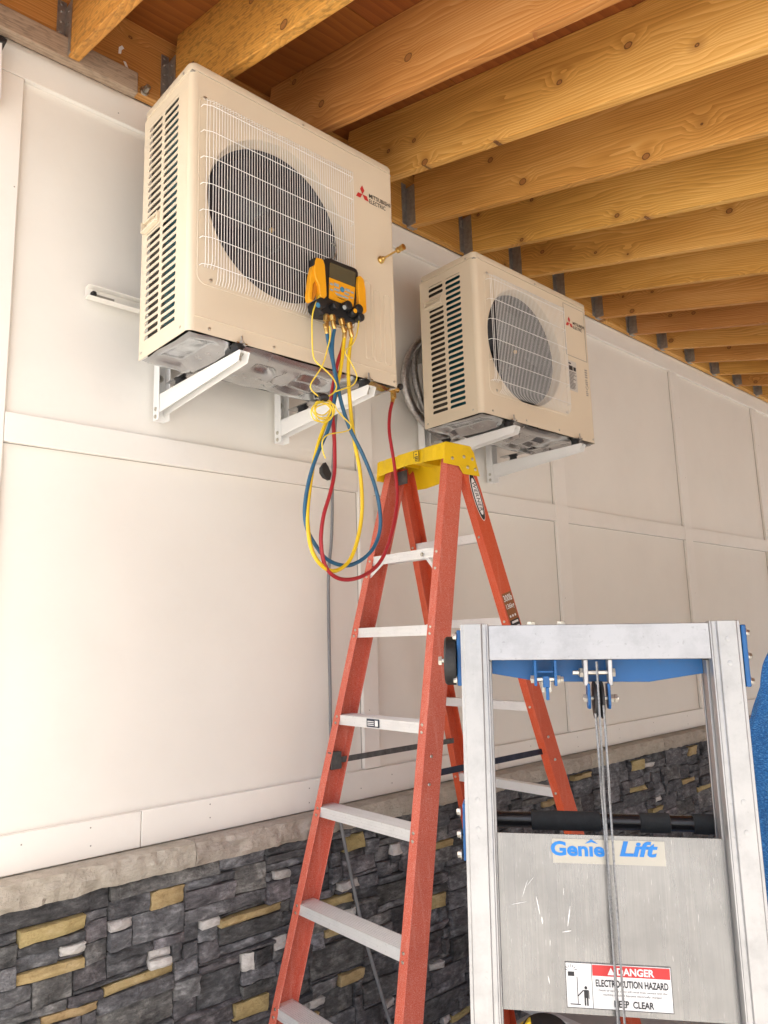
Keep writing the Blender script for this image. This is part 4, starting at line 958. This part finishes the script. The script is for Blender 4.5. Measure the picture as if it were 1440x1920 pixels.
for h in (1.05, 1.13): rv.lathe(FRP(1, h) + Vector((0.019, 0.03, 0)), (1,0,0), [(0.0055,0),(0.004,0.003)], 10); rv.lathe(RRP(1, h) + Vector((0.018, 0.03, 0)), (1,0,0), [(0.0055,0),(0.004,0.003)], 10)
rv.build('rivet', 'steel', lad, local=True)
# moulded top cap
cap = MB(); uo = 0.188
end = [(-0.090,0.006),(-0.082,0.0),(0.040,0.0),(0.060,0.022),(0.086,0.108),(0.0,0.108),(-0.020,0.082),(-0.098,0.080)]
for sd in (-1, 1):
    e0 = uo - 0.004
    cap.prism([(sd*e0, w, HL-h) for w, h in end], (sd*0.004, 0, 0))
cap.box(-uo+0.004, uo-0.004, -0.083, 0.050, HL-0.006, HL)
# front apron with shallow bulges, back apron
vs = []; fs = []; nseg_ = 40
for i in range(nseg_+1):
    u_ = -uo+0.004 + 2*(uo-0.004)*i/nseg_
    bul = -0.007 if (0.30 < i/nseg_ < 0.62) else (-0.0035 if 0.12 < i/nseg_ < 0.24 or 0.7 < i/nseg_ < 0.86 else 0.0)
    low = 0.052 + 0.010*abs(2*i/nseg_-1)
    for w, h in ((-0.086+bul, 0.001), (-0.092+bul, low), (-0.089+bul, low), (-0.082+bul, 0.006)): vs.append((u_, w, HL-h))
for i in range(nseg_):
    for k in range(4): fs.append((i*4+k, (i+1)*4+k, (i+1)*4+(k+1)%4, i*4+(k+1)%4))
cap.add(vs, fs)
cap.prism([(-uo+0.004, 0.046, HL-0.003), (uo-0.004, 0.046, HL-0.003), (uo-0.004, 0.078, HL-0.085), (0.04, 0.080, HL-0.095), (-0.10, 0.082, HL-0.105), (-uo+0.004, 0.080, HL-0.10)], (0, 0.004, 0))
cap.box(-0.02, 0.02, -0.08, 0.045, HL-0.04, HL-0.0065); cap.box(-0.10, -0.09, -0.08, 0.045, HL-0.03, HL-0.0065); cap.box(0.09, 0.10, -0.08, 0.045, HL-0.03, HL-0.0065)
co_ = cap.build('top_cap', 'yellow', lad, local=True, bevel=0.0035, seg=3)
cb = MB()
for w, h in ((-0.055,0.058),(0.005,0.045),(0.048,0.048),(0.022,0.082),(0.062,0.085)): cb.lathe((uo, w, HL-h), (1,0,0), [(0.0065,0),(0.0065,0.002),(0.003,0.004)], 10)
cb.build('cap_rivet', 'steel', co_, local=True)
wl = MB(); wl.box(0.030, 0.058, -0.0958, -0.0950, HL-0.048, HL-0.008); wl.build('warning_sticker', 'yellow', co_, local=True)
ws = MB(); 
for z_, w_ in ((0.0185,0.010),(0.028,0.018),(0.034,0.020),(0.040,0.016)): ws.box(0.044-w_/2, 0.044+w_/2, -0.0968, -0.0962, HL-z_-0.0035, HL-z_)
for a_, b_, c_2, d_2 in ((0.030,0.058,0.008,0.0095),(0.030,0.058,0.0465,0.048),(0.030,0.0315,0.008,0.048),(0.0565,0.058,0.008,0.048)): ws.box(a_, b_, -0.0968, -0.0962, HL-d_2, HL-c_2)
ws.build('sticker_print', 'black_print', co_, local=True, smooth=0)
ks = MB(); ks.box(-0.150, -0.085, -0.030, -0.026, HL-0.098, HL-0.045); ks.build('cap_plate', 'grey_steel', lad, local=True)
# spreaders
for sd, mat in ((-1, 'grey_steel'), (1, 'navy')):
    mb = MB(); u_ = sd*0.228; z = HL-1.108; wa = -(0.05+0.24*1.108)+0.085 if sd > 0 else -0.27; wb_ = -0.019+0.281*1.108+0.01
    wm_ = -0.02 if sd < 0 else 0.02
    mb.obox((u_, wa, z-0.010), (0.003, 0, 0), (0, wm_-wa+0.02, 0.004), (0, 0, 0.020)); mb.obox((u_+0.0035, wm_-0.02, z-0.006), (0.003, 0, 0), (0, wb_-wm_+0.02, 0.004), (0, 0, 0.020))
    for w in (wa+0.008, wm_, wb_-0.008): mb.lathe((u_, w, z+0.002), (sd,0,0), [(0.007,0),(0.006,0.004),(0.003,0.006)], 10)
    mb.build('spreader', mat, lad, local=True, bevel=0.0006)
mb = MB(); p = FRP(-1, 1.108); mb.box(p.x-0.006, p.x+0.016, p.y+0.006, p.y+0.052, p.z-0.03, p.z+0.03); mb.build('spreader_clip', 'grey_steel', lad, local=True, bevel=0.002)
for sd in (-1, 1):
    for fn, w in ((FRP, 0.078), (RRP, 0.068)):
        p = fn(sd, HL-0.05); MB().box(p.x-0.022, p.x+0.022, p.y-0.012, p.y+w+0.012, 0.001, 0.055).build('foot', 'black', lad, local=True, bevel=0.003)
# decals on the near rear rail (its outer web)
def web_frame(fn, side, h, web, fl):
    a, b = fn(side, h), fn(side, h+1); d = (b-a).normalized(); wdir = (Vector((0,1,0)) - d*d.y).normalized(); lat = wdir.cross(d).normalized()
    if lat.x*side < 0: lat = -lat
    return a + lat*(fl/2+0.0008) + wdir*web/2, d, wdir, lat
o0, d0, w0_, l0 = web_frame(RRP, 1, 0.195, 0.068, 0.034)
def oval(mb, c, d, w, a, b, lift): return flat(mb, [c + l0*lift + d*(a*math.cos(t)*1.0) + w*(b*math.sin(t)) for t in [2*math.pi*k/40 for k in range(40)]])
od = MB(); oval(od, o0, d0, w0_, 0.092, 0.0215, 0.0); od.build('oval_decal_edge', 'white_print', lad, local=True, smooth=0)
od = MB(); oval(od, o0, d0, w0_, 0.089, 0.0195, 0.0006); od.build('oval_decal', 'black_print', lad, local=True, smooth=0)
od = MB(); oval(od, o0, d0, w0_, 0.070, 0.0145, 0.0012); od.build('oval_decal_field', 'white_print', lad, local=True, smooth=0)
tm = MB(); text_mb(tm, 'WERNER', o0 + l0*0.0018 - d0*0.055 - w0_*0.0085, d0, w0_, 0.110, 0.017, bold=0.008, shear=0.2, spacing=1.12)
tm.build('oval_lettering', 'black_print', lad, local=True, smooth=0)
o1, d1, w1_, l1 = web_frame(RRP, 1, 0.60, 0.068, 0.034)
lb = MB(); flat(lb, [o1 - d1*0.058 - w1_*0.026, o1 - d1*0.058 + w1_*0.028, o1 + d1*0.10 + w1_*0.028, o1 + d1*0.10 - w1_*0.026]); lb.build('rating_decal', 'brown_label', lad, local=True, smooth=0)
tm = MB()
text_mb(tm, '300lb', o1 + l1*0.0008 - d1*0.027 - w1_*0.024, w1_, -d1, 0.048, 0.024, bold=0.02)
text_mb(tm, '136kg', o1 + l1*0.0008 + d1*0.006 - w1_*0.022, w1_, -d1, 0.046, 0.024, bold=0.02)
for i in range(3): flat(tm, [o1 + l1*0.0006 + d1*(0.032+i*0.0) + w1_*(-0.018+i*0.014) + d1*a + w1_*b for a, b in ((0,0),(0,0.008),(-0.008,0.008),(-0.008,0))])
tm.build('rating_lettering', 'white_print', lad, local=True, smooth=0)
bl = MB(); flat(bl, [o1 + l1*0.0006 + d1*0.042 - w1_*0.024, o1 + l1*0.0006 + d1*0.042 + w1_*0.026, o1 + l1*0.0006 + d1*0.098 + w1_*0.026, o1 + l1*0.0006 + d1*0.098 - w1_*0.024]); bl.build('black_decal', 'black_print', lad, local=True, smooth=0)
bw = MB()
for i in range(3): flat(bw, [o1 + l1*0.0012 + d1*(0.047+i*0.018) - w1_*0.016, o1 + l1*0.0012 + d1*(0.047+i*0.018) + w1_*0.020, o1 + l1*0.0012 + d1*(0.055+i*0.018) + w1_*0.020, o1 + l1*0.0012 + d1*(0.055+i*0.018) - w1_*0.016])
bw.build('decal_panels', 'white_print', lad, local=True, smooth=0)
# sticker on the third step
p = FRP(1, HS[2]); sk = MB(); sk.box(-0.055, 0.012, p.y+0.0022, p.y+0.0028, p.z-0.013, p.z+0.014); sk.build('step_sticker', 'navy', lad, local=True)
sk = MB()
for z_ in (-0.008, -0.002, 0.004): sk.box(-0.050, -0.016, p.y+0.0014, p.y+0.0018, p.z+z_, p.z+z_+0.003)
sk.box(-0.010, 0.006, p.y+0.0014, p.y+0.0018, p.z-0.009, p.z+0.010); sk.build('sticker_print', 'white_print', lad, local=True, smooth=0)

# ================================================================== MATERIAL LIFT
ZT = 1.7415
uax = Vector((0.62, -0.785, -0.016)).normalized(); dax = Vector((-0.038, -0.010, -0.999)); dax = (dax - uax*uax.dot(dax)).normalized(); nax = (-dax).cross(uax).normalized()
lift = thing('material_lift', 'aluminium hand-winch material lift with blue fittings in the right foreground', 'lift', (1.176, 0.756, 0.0))
lift.rotation_euler = Matrix((uax, nax, -dax)).transposed().to_euler()
def LB(u0, u1, n0, n1, dn0, dn1, mb=None): return (mb or MB()).box(u0, u1, n0, n1, ZT-dn1, ZT-dn0)
for s in (-1, 1):
    mb = MB()
    prof = [(0.2525,0.004),(0.2465,0.004),(0.2455,0.0),(0.2130,0.0),(0.2120,0.006),(0.2035,0.006),(0.2030,0.003),(0.2000,0.003),(0.2000,0.030),(0.2445,0.030),(0.2445,0.092),(0.200,0.092),(0.200,0.098),(0.2525,0.098)]
    mb.prism([(s*u_, n_, 0.10) for u_, n_ in prof], (0, 0, ZT-0.10))
    mb.build('mast_channel', 'alu', lift, local=True, bevel=0.001)
    mb = MB(); prof = [(0.205,0.036),(0.1965,0.036),(0.1965,0.066),(0.205,0.066),(0.205,0.062),(0.200,0.062),(0.200,0.042),(0.205,0.042)]
    mb.prism([(s*u_, n_, 0.12) for u_, n_ in prof], (0, 0, ZT-0.07-0.12))
    mb.build('inner_mast_rail', 'alu', lift, local=True, bevel=0.0008)
    LB(s*0.215 if s > 0 else s*0.243, s*0.243 if s > 0 else s*0.215, 0.0445, 0.0775, 0.10, 1.55).build('roller_track', 'galv', lift, local=True)
LB(-0.1998, 0.1998, 0.0055, 0.052, 0.003, 0.068).build('crossbar', 'alu_bar', lift, local=True, bevel=0.0015)
# rivet plugs on the right and left masts
rp_ = MB()
for s, dn in ((1,0.033),(1,0.076),(1,0.312),(1,0.362),(-1,0.035),(-1,0.318),(-1,0.368)): rp_.lathe((s*0.229, 0.0003, ZT-dn), (0,-1,0), [(0.0048,0),(0.0045,0.0012),(0.001,0.0016)], 12)
rp_.build('plug_rivet', 'alu', lift, local=True)
tb_ = MB()
for u_ in (-0.118, -0.062): tb_.hexbolt((u_, 0.028, ZT-0.003), (0,0,1), 0.0085, 0.006)
tb_.build('top_bolt', 'steel', lift, local=True)
bp2 = MB(); bp2.prism([(u_, 0.060, ZT-d_) for u_, d_ in ((-0.196,0.02),(-0.196,0.0935),(-0.107,0.109),(0.097,0.110),(0.196,0.0945),(0.196,0.02))], (0, 0.006, 0))
bp2.build('blue_crossplate', 'lift_blue', lift, local=True, bevel=0.001)
ears = MB()
for u_ in (-0.026, 0.018): ears.prism([(u_, 0.012, ZT-0.0682), (u_, 0.050, ZT-0.0682), (u_, 0.044, ZT-0.112), (u_, 0.020, ZT-0.116)], (0.008, 0, 0))
ears.build('cable_lug', 'alu_bar', lift, local=True, bevel=0.0015)
lbolt = MB(); lbolt.cyl((-0.045, 0.032, ZT-0.092), (0.03, 0.032, ZT-0.092), 0.0045, 10); lbolt.lathe((-0.026, 0.032, ZT-0.092), (-1,0,0), [(0.0095,0.0002),(0.0095,0.006),(0.007,0.008)], 6); lbolt.lathe((0.0262, 0.032, ZT-0.092), (1,0,0), [(0.0085,0),(0.0085,0.006)], 6)
lbolt.build('lug_bolt', 'steel', lift, local=True)
shp = MB()
for u_ in (-0.0205, 0.0155): shp.prism([(u_, 0.018, ZT-0.112), (u_, 0.054, ZT-0.112), (u_, 0.054, ZT-0.150), (u_, 0.046, ZT-0.158), (u_, 0.026, ZT-0.158), (u_, 0.018, ZT-0.150)], (0.005, 0, 0))
shp.build('sheave_bracket', 'lift_blue', lift, local=True, bevel=0.001)
MB().lathe((-0.0095, 0.036, ZT-0.142), (1,0,0), [(0.034,0),(0.034,0.004),(0.027,0.0075),(0.027,0.010),(0.034,0.0135),(0.034,0.0175)], 28).build('sheave', 'black', lift, local=True)
sb_ = MB(); sb_.cyl((-0.028, 0.036, ZT-0.139), (0.036, 0.036, ZT-0.139), 0.004, 10); sb_.lathe((-0.0208, 0.036, ZT-0.139), (-1,0,0), [(0.008,0),(0.008,0.006)], 6); sb_.lathe((0.0208, 0.036, ZT-0.139), (1,0,0), [(0.0085,0),(0.0085,0.006),(0.007,0.007),(0.0085,0.008),(0.0085,0.013)], 6)
sb_.build('sheave_bolt', 'steel', lift, local=True)
la = MB()
for u_ in (-0.117, -0.080): LB(u_, u_+0.005, 0.012, 0.045, 0.0685, 0.116, la)
LB(-0.112, -0.0802, 0.020, 0.034, 0.088, 0.092, la)
la.build('latch_bracket', 'lift_blue', lift, local=True, bevel=0.001)
lp = MB(); LB(-0.101, -0.089, 0.018, 0.030, 0.098, 0.119, lp); LB(-0.0965, -0.0905, 0.020, 0.026, 0.119, 0.142, lp); lp.build('latch_pawl', 'lift_blue', lift, local=True, bevel=0.001)
lb_ = MB(); lb_.cyl((-0.124, 0.028, ZT-0.104), (-0.066, 0.028, ZT-0.104), 0.004, 10); lb_.lathe((-0.1172, 0.028, ZT-0.104), (-1,0,0), [(0.008,0),(0.008,0.006)], 6); lb_.lathe((-0.0748, 0.028, ZT-0.104), (1,0,0), [(0.008,0),(0.008,0.006),(0.0055,0.007),(0.0055,0.012)], 6); LB(-0.103, -0.086, 0.031, 0.037, 0.10, 0.128, lb_)
lb_.build('latch_bolt', 'steel', lift, local=True)
# side plates and top roller
sp_ = MB(); LB(-0.262, -0.2528, 0.030, 0.100, 0.010, 0.116, sp_); sp_.build('side_plate', 'lift_blue', lift, local=True, bevel=0.002)
sp_ = MB(); LB(0.2535, 0.262, 0.002, 0.100, 0.008, 0.118, sp_); sp_.build('side_plate', 'lift_blue', lift, local=True, bevel=0.002)
sp_ = MB(); LB(-0.259, -0.2528, 0.030, 0.080, 0.330, 0.430, sp_); sp_.build('side_plate', 'lift_blue', lift, local=True, bevel=0.002)
sp_ = MB(); LB(0.2528, 0.259, 0.030, 0.080, 0.330, 0.430, sp_); sp_.build('side_plate', 'lift_blue', lift, local=True, bevel=0.002)
MB().lathe((-0.2625, 0.064, ZT-0.068), (-1,0,0), [(0.010,0),(0.010,0.0006),(0.045,0.001),(0.047,0.005),(0.047,0.021),(0.044,0.0245),(0.012,0.0245)], 30).build('loading_wheel', 'black', lift, local=True)
wbolt = MB(); wbolt.cyl((-0.287, 0.064, ZT-0.068), (-0.294, 0.064, ZT-0.068), 0.005, 10); wbolt.lathe((-0.294, 0.064, ZT-0.068), (-1,0,0), [(0.0095,0),(0.0095,0.006),(0.008,0.007)], 6)
for s, dn in ((-1,0.022),(-1,0.105),(1,0.022),(1,0.064),(1,0.108),(-1,0.345),(-1,0.385),(-1,0.42)): wbolt.hexbolt((s*0.2625, 0.036 if s < 0 else 0.014, ZT-dn), (s,0,0), 0.006, 0.006)
wbolt.build('side_bolt', 'steel', lift, local=True)
# carriage sheet with its lettering
LB(-0.1960, 0.1960, 0.030, 0.0335, 0.379, 0.671).build('carriage_sheet', 'alu_sheet', lift, local=True)
dc = MB(); LB(-0.098, 0.097, 0.0290, 0.0296, 0.386, 0.427, dc); dc.build('logo_film', 'decal_clear', lift, local=True)
tl = MB()
text_mb(tl, 'Gen\u0131e', (-0.101, 0.0284, ZT-0.415), (1,0,0), (0,0,1), 0.094, 0.025, bold=0.035)
tl2 = MB(); text_mb(tl2, 'Lift', (0.019, 0.0284, ZT-0.413), (1,0,0), (0,0,1), 0.066, 0.026, bold=0.035, shear=0.22)
cxm_ = -0.029; flat(tl, [(cxm_-0.012, 0.0284, ZT-0.3935), (cxm_, 0.0284, ZT-0.3855), (cxm_+0.012, 0.0284, ZT-0.3935), (cxm_, 0.0284, ZT-0.3905)])
tl.build('logo_lettering', 'decal_blue', lift, local=True, smooth=0); tl2.build('logo_lettering', 'decal_blue', lift, local=True, smooth=0)
dg_ = LB(-0.086, 0.092, 0.0288, 0.0296, 0.589, 0.661); dg_.build('danger_sign', 'white_print', lift, local=True)
LB(-0.0400, 0.0895, 0.0280, 0.0286, 0.5915, 0.6085).build('danger_band', 'red_print', lift, local=True)
tw_ = MB(); text_mb(tw_, 'DANGER', (0.0325, 0.0274, ZT-0.6060), (1,0,0), (0,0,1), 0.062, 0.0120, bold=0.03, center=True)
flat(tw_, [(-0.0145, 0.0274, ZT-0.6060), (-0.0025, 0.0274, ZT-0.6060), (-0.0085, 0.0274, ZT-0.5940)])
tw_.build('danger_lettering', 'white_print', lift, local=True, smooth=0)
tk = MB()
text_mb(tk, 'ELECTROCUTION HAZARD', (-0.0355, 0.0280, ZT-0.6255), (1,0,0), (0,0,1), 0.121, 0.0115, bold=0.025)
text_mb(tk, 'KEEP  CLEAR', (-0.006, 0.0280, ZT-0.6565), (1,0,0), (0,0,1), 0.066, 0.0110, bold=0.025)
text_mb(tk, 'Death or serious injury will result from contact with this', (-0.031, 0.0280, ZT-0.6335), (1,0,0), (0,0,1), 0.114, 0.0042)
text_mb(tk, 'machine should it become electrically charged.', (-0.024, 0.0280, ZT-0.6400), (1,0,0), (0,0,1), 0.098, 0.0042)
LB(-0.0418, -0.0410, 0.0281, 0.0286, 0.590, 0.660, tk)
for a, b, c, d in ((-0.086,0.092,0.589,0.5898),(-0.086,0.092,0.6602,0.661),(-0.086,-0.0852,0.589,0.661),(0.0912,0.092,0.589,0.661)): LB(a, b, 0.0281, 0.0286, c, d, tk)
# pictogram: person touching the mast under a power line
LB(-0.082, -0.071, 0.0281, 0.0286, 0.604, 0.611, tk); LB(-0.0672, -0.0660, 0.0281, 0.0286, 0.6112, 0.654, tk); LB(-0.080, -0.062, 0.0281, 0.0286, 0.6545, 0.656, tk)
tk.lathe((-0.0525, 0.0286, ZT-0.6285), (0,-1,0), [(0.0026,0),(0.0026,0.0005)], 12)
LB(-0.0560, -0.0490, 0.0281, 0.0286, 0.6320, 0.6445, tk); LB(-0.0558, -0.0532, 0.0281, 0.0286, 0.6447, 0.6565, tk); LB(-0.0518, -0.0492, 0.0281, 0.0286, 0.6447, 0.6565, tk); LB(-0.0486, -0.0472, 0.0281, 0.0286, 0.6325, 0.6455, tk)
tk.obox((-0.0655, 0.0281, ZT-0.6425), (0.0095, 0, 0.0095), (0, 0.0005, 0), (-0.0012, 0, 0.0012))
for k in range(7):
    a = R(15+25*k); tk.obox((-0.0765+0.006*math.cos(a), 0.0281, ZT-0.603+0.006*math.sin(a)), (0.005*math.cos(a), 0, 0.005*math.sin(a)), (0, 0.0005, 0), (-0.0007*math.sin(a), 0, 0.0007*math.cos(a)))
tk.build('danger_print', 'black_print', lift, local=True, smooth=0)
# scuffs and white paint drips on the sheet
r5 = random.Random(5)
for cx0, cz0, ln, wd, an in ((-0.150,0.472,0.030,0.0018,70),(-0.128,0.500,0.030,0.0030,100),(-0.122,0.524,0.012,0.0040,95),(-0.075,0.515,0.034,0.0035,80),(-0.080,0.540,0.016,0.003,10),(-0.162,0.497,0.030,0.0016,12),(-0.082,0.475,0.012,0.0012,85),(-0.115,0.620,0.014,0.002,100),(-0.11,0.56,0.012,0.0012,88),(-0.14,0.46,0.02,0.001,50)):
    pts = []
    for side in (1, -1):
        for k in (range(9) if side > 0 else range(8, -1, -1)):
            t_ = k/8; w_ = wd*math.sin(math.pi*(0.08+0.84*t_))*(0.6+0.5*noise.noise((cx0*90, k*1.7, side*3.0)))
            a = R(an); pts.append((cx0 + (t_-0.5)*ln*math.cos(a) - side*w_/2*math.sin(a), 0.0293, ZT-cz0 + (t_-0.5)*ln*math.sin(a) + side*w_/2*math.cos(a)))
    flat(MB(), pts).build('paint_drip', 'white_print', lift, local=True, smooth=0)
# grip tube
pipe_n, pipe_d = 0.118, 0.372
MB().cyl((-0.235, pipe_n, ZT-pipe_d), (0.235, pipe_n, ZT-pipe_d), 0.0150, 20).build('cross_tube', 'blackgloss', lift, local=True)
for a, b in ((-0.132, -0.002), (0.070, 0.125), (0.166, 0.222)):
    MB().lathe((a, pipe_n, ZT-pipe_d), (1,0,0), [(0.0155,0),(0.0180,0.001),(0.0180,b-a-0.001),(0.0155,b-a)], 20).build('foam_sleeve', 'foam', lift, local=True)
# hoisting cables
for u0, u1, n0, d0_ in ((-0.0030, -0.0050, 0.004, 0.072), (0.0040, 0.0062, -0.004, 0.15), (-0.0095, 0.0002, 0.012, 0.165)):
    mb = MB(); n_ = 60; z0, z1 = ZT-d0_, ZT-0.80
    for st_ in range(5):
        path = []
        for k in range(181):
            f = k/180; a = 2*math.pi*(st_/5 + f*26)
            path.append((u0+(u1-u0)*f+0.00125*math.cos(a), n0+0.004*f+0.00125*math.sin(a), z0+(z1-z0)*f))
        mb.tube(path, 0.00095, 5)
    mb.build('hoist_cable', 'cable', lift, local=True, smooth=60)
# winch below the sheet, legs, casters
wi = MB(); wi.lathe((-0.045, 0.02, ZT-0.79), (0,-0.25,1), [(0.056,0),(0.060,0.006),(0.060,0.080),(0.052,0.086),(0.052,0.080),(0.034,0.078),(0.030,0.085)], 30); wi.build('winch_drum', 'steel', lift, local=True, bevel=0.001)
MB().lathe((-0.125, 0.03, ZT-0.74), (0,-0.3,1), [(0.040,0),(0.042,0.004),(0.042,0.045),(0.038,0.05)], 24).build('winch_gear', 'black', lift, local=True)
MB().prism([(-0.19, 0.02, ZT-0.71), (-0.15, 0.02, ZT-0.683), (-0.14, 0.02, ZT-0.73), (-0.17, 0.02, ZT-0.80), (-0.19, 0.02, ZT-0.80)], (0, 0.02, 0)).build('winch_guard', 'yellow', lift, local=True, bevel=0.002)
LB(-0.1940, 0.1940, 0.0360, 0.0680, 0.80, 0.86).build('winch_crossbar', 'alu_bar', lift, local=True, bevel=0.0015)
for s in (-1, 1):
    MB().box(s*0.235-0.02, s*0.235+0.02, -0.16, 0.50, 0.055, 0.098).build('base_leg', 'alu', lift, local=True, bevel=0.002)
    for n_ in (-0.14, 0.46):
        MB().lathe((s*0.235-0.012, n_, 0.034), (1,0,0), [(0.020,0),(0.030,0.002),(0.030,0.022),(0.020,0.024)], 20).build('caster_wheel', 'black', lift, local=True)

# ================================================================== BLUE BLANKET on the right
bk = MB(); nu, nv = 110, 130; vs = []; fs = []
SIL = [(1150,1485),(1190,1472),(1250,1456),(1340,1437),(1420,1423),(1500,1425),(1560,1434),(1620,1445),(1700,1456),(1800,1462),(2200,1465),(3400,1465)]   # left outline down the photograph
bdir = ray(1560, 1420); bdir.z = 0; bdir.normalize(); bax = CAM + bdir*2.05; bax.z = 0
bside = Vector((bdir.y, -bdir.x, 0))
def sil(py):
    for (a, b), (c, d) in zip(SIL, SIL[1:]):
        if a <= py <= c: return b + (d-b)*(py-a)/(c-a)
    return SIL[0][1] if py < SIL[0][0] else SIL[-1][1]
for j in range(nv+1):
    z = 0.002 + 1.88*j/nv
    q = proj((bax.x, bax.y, z)); lx_ = sil(q[1]); r0 = (q[0]-lx_)/F_PX*1.95
    if z > 1.74: r0 *= max(0.1, 1-((z-1.74)/0.15)**2)
    for i in range(nu):
        a = 2*math.pi*i/nu
        r = r0 + 0.016*noise.noise((math.cos(a)*2.5+z*2, math.sin(a)*2.5, z*7)) + 0.009*abs(noise.noise((math.cos(a)*9, math.sin(a)*9+z*5, z*11)))
        p_ = bax + bside*(r*math.cos(a)) + bdir*(r*math.sin(a)); vs.append((p_.x, p_.y, z))
for j in range(nv):
    for i in range(nu): fs.append((j*nu+i, j*nu+(i+1)%nu, (j+1)*nu+(i+1)%nu, (j+1)*nu+i))
fs += [tuple(range(nu-1,-1,-1)), tuple(nv*nu+i for i in range(nu))]
bl_ = bk.add(vs, fs).build('blue_blanket', 'blanket', None, smooth=80)
tag(bl_, 'bright blue woven moving blanket bundle standing at the right edge behind the lift', 'blanket')
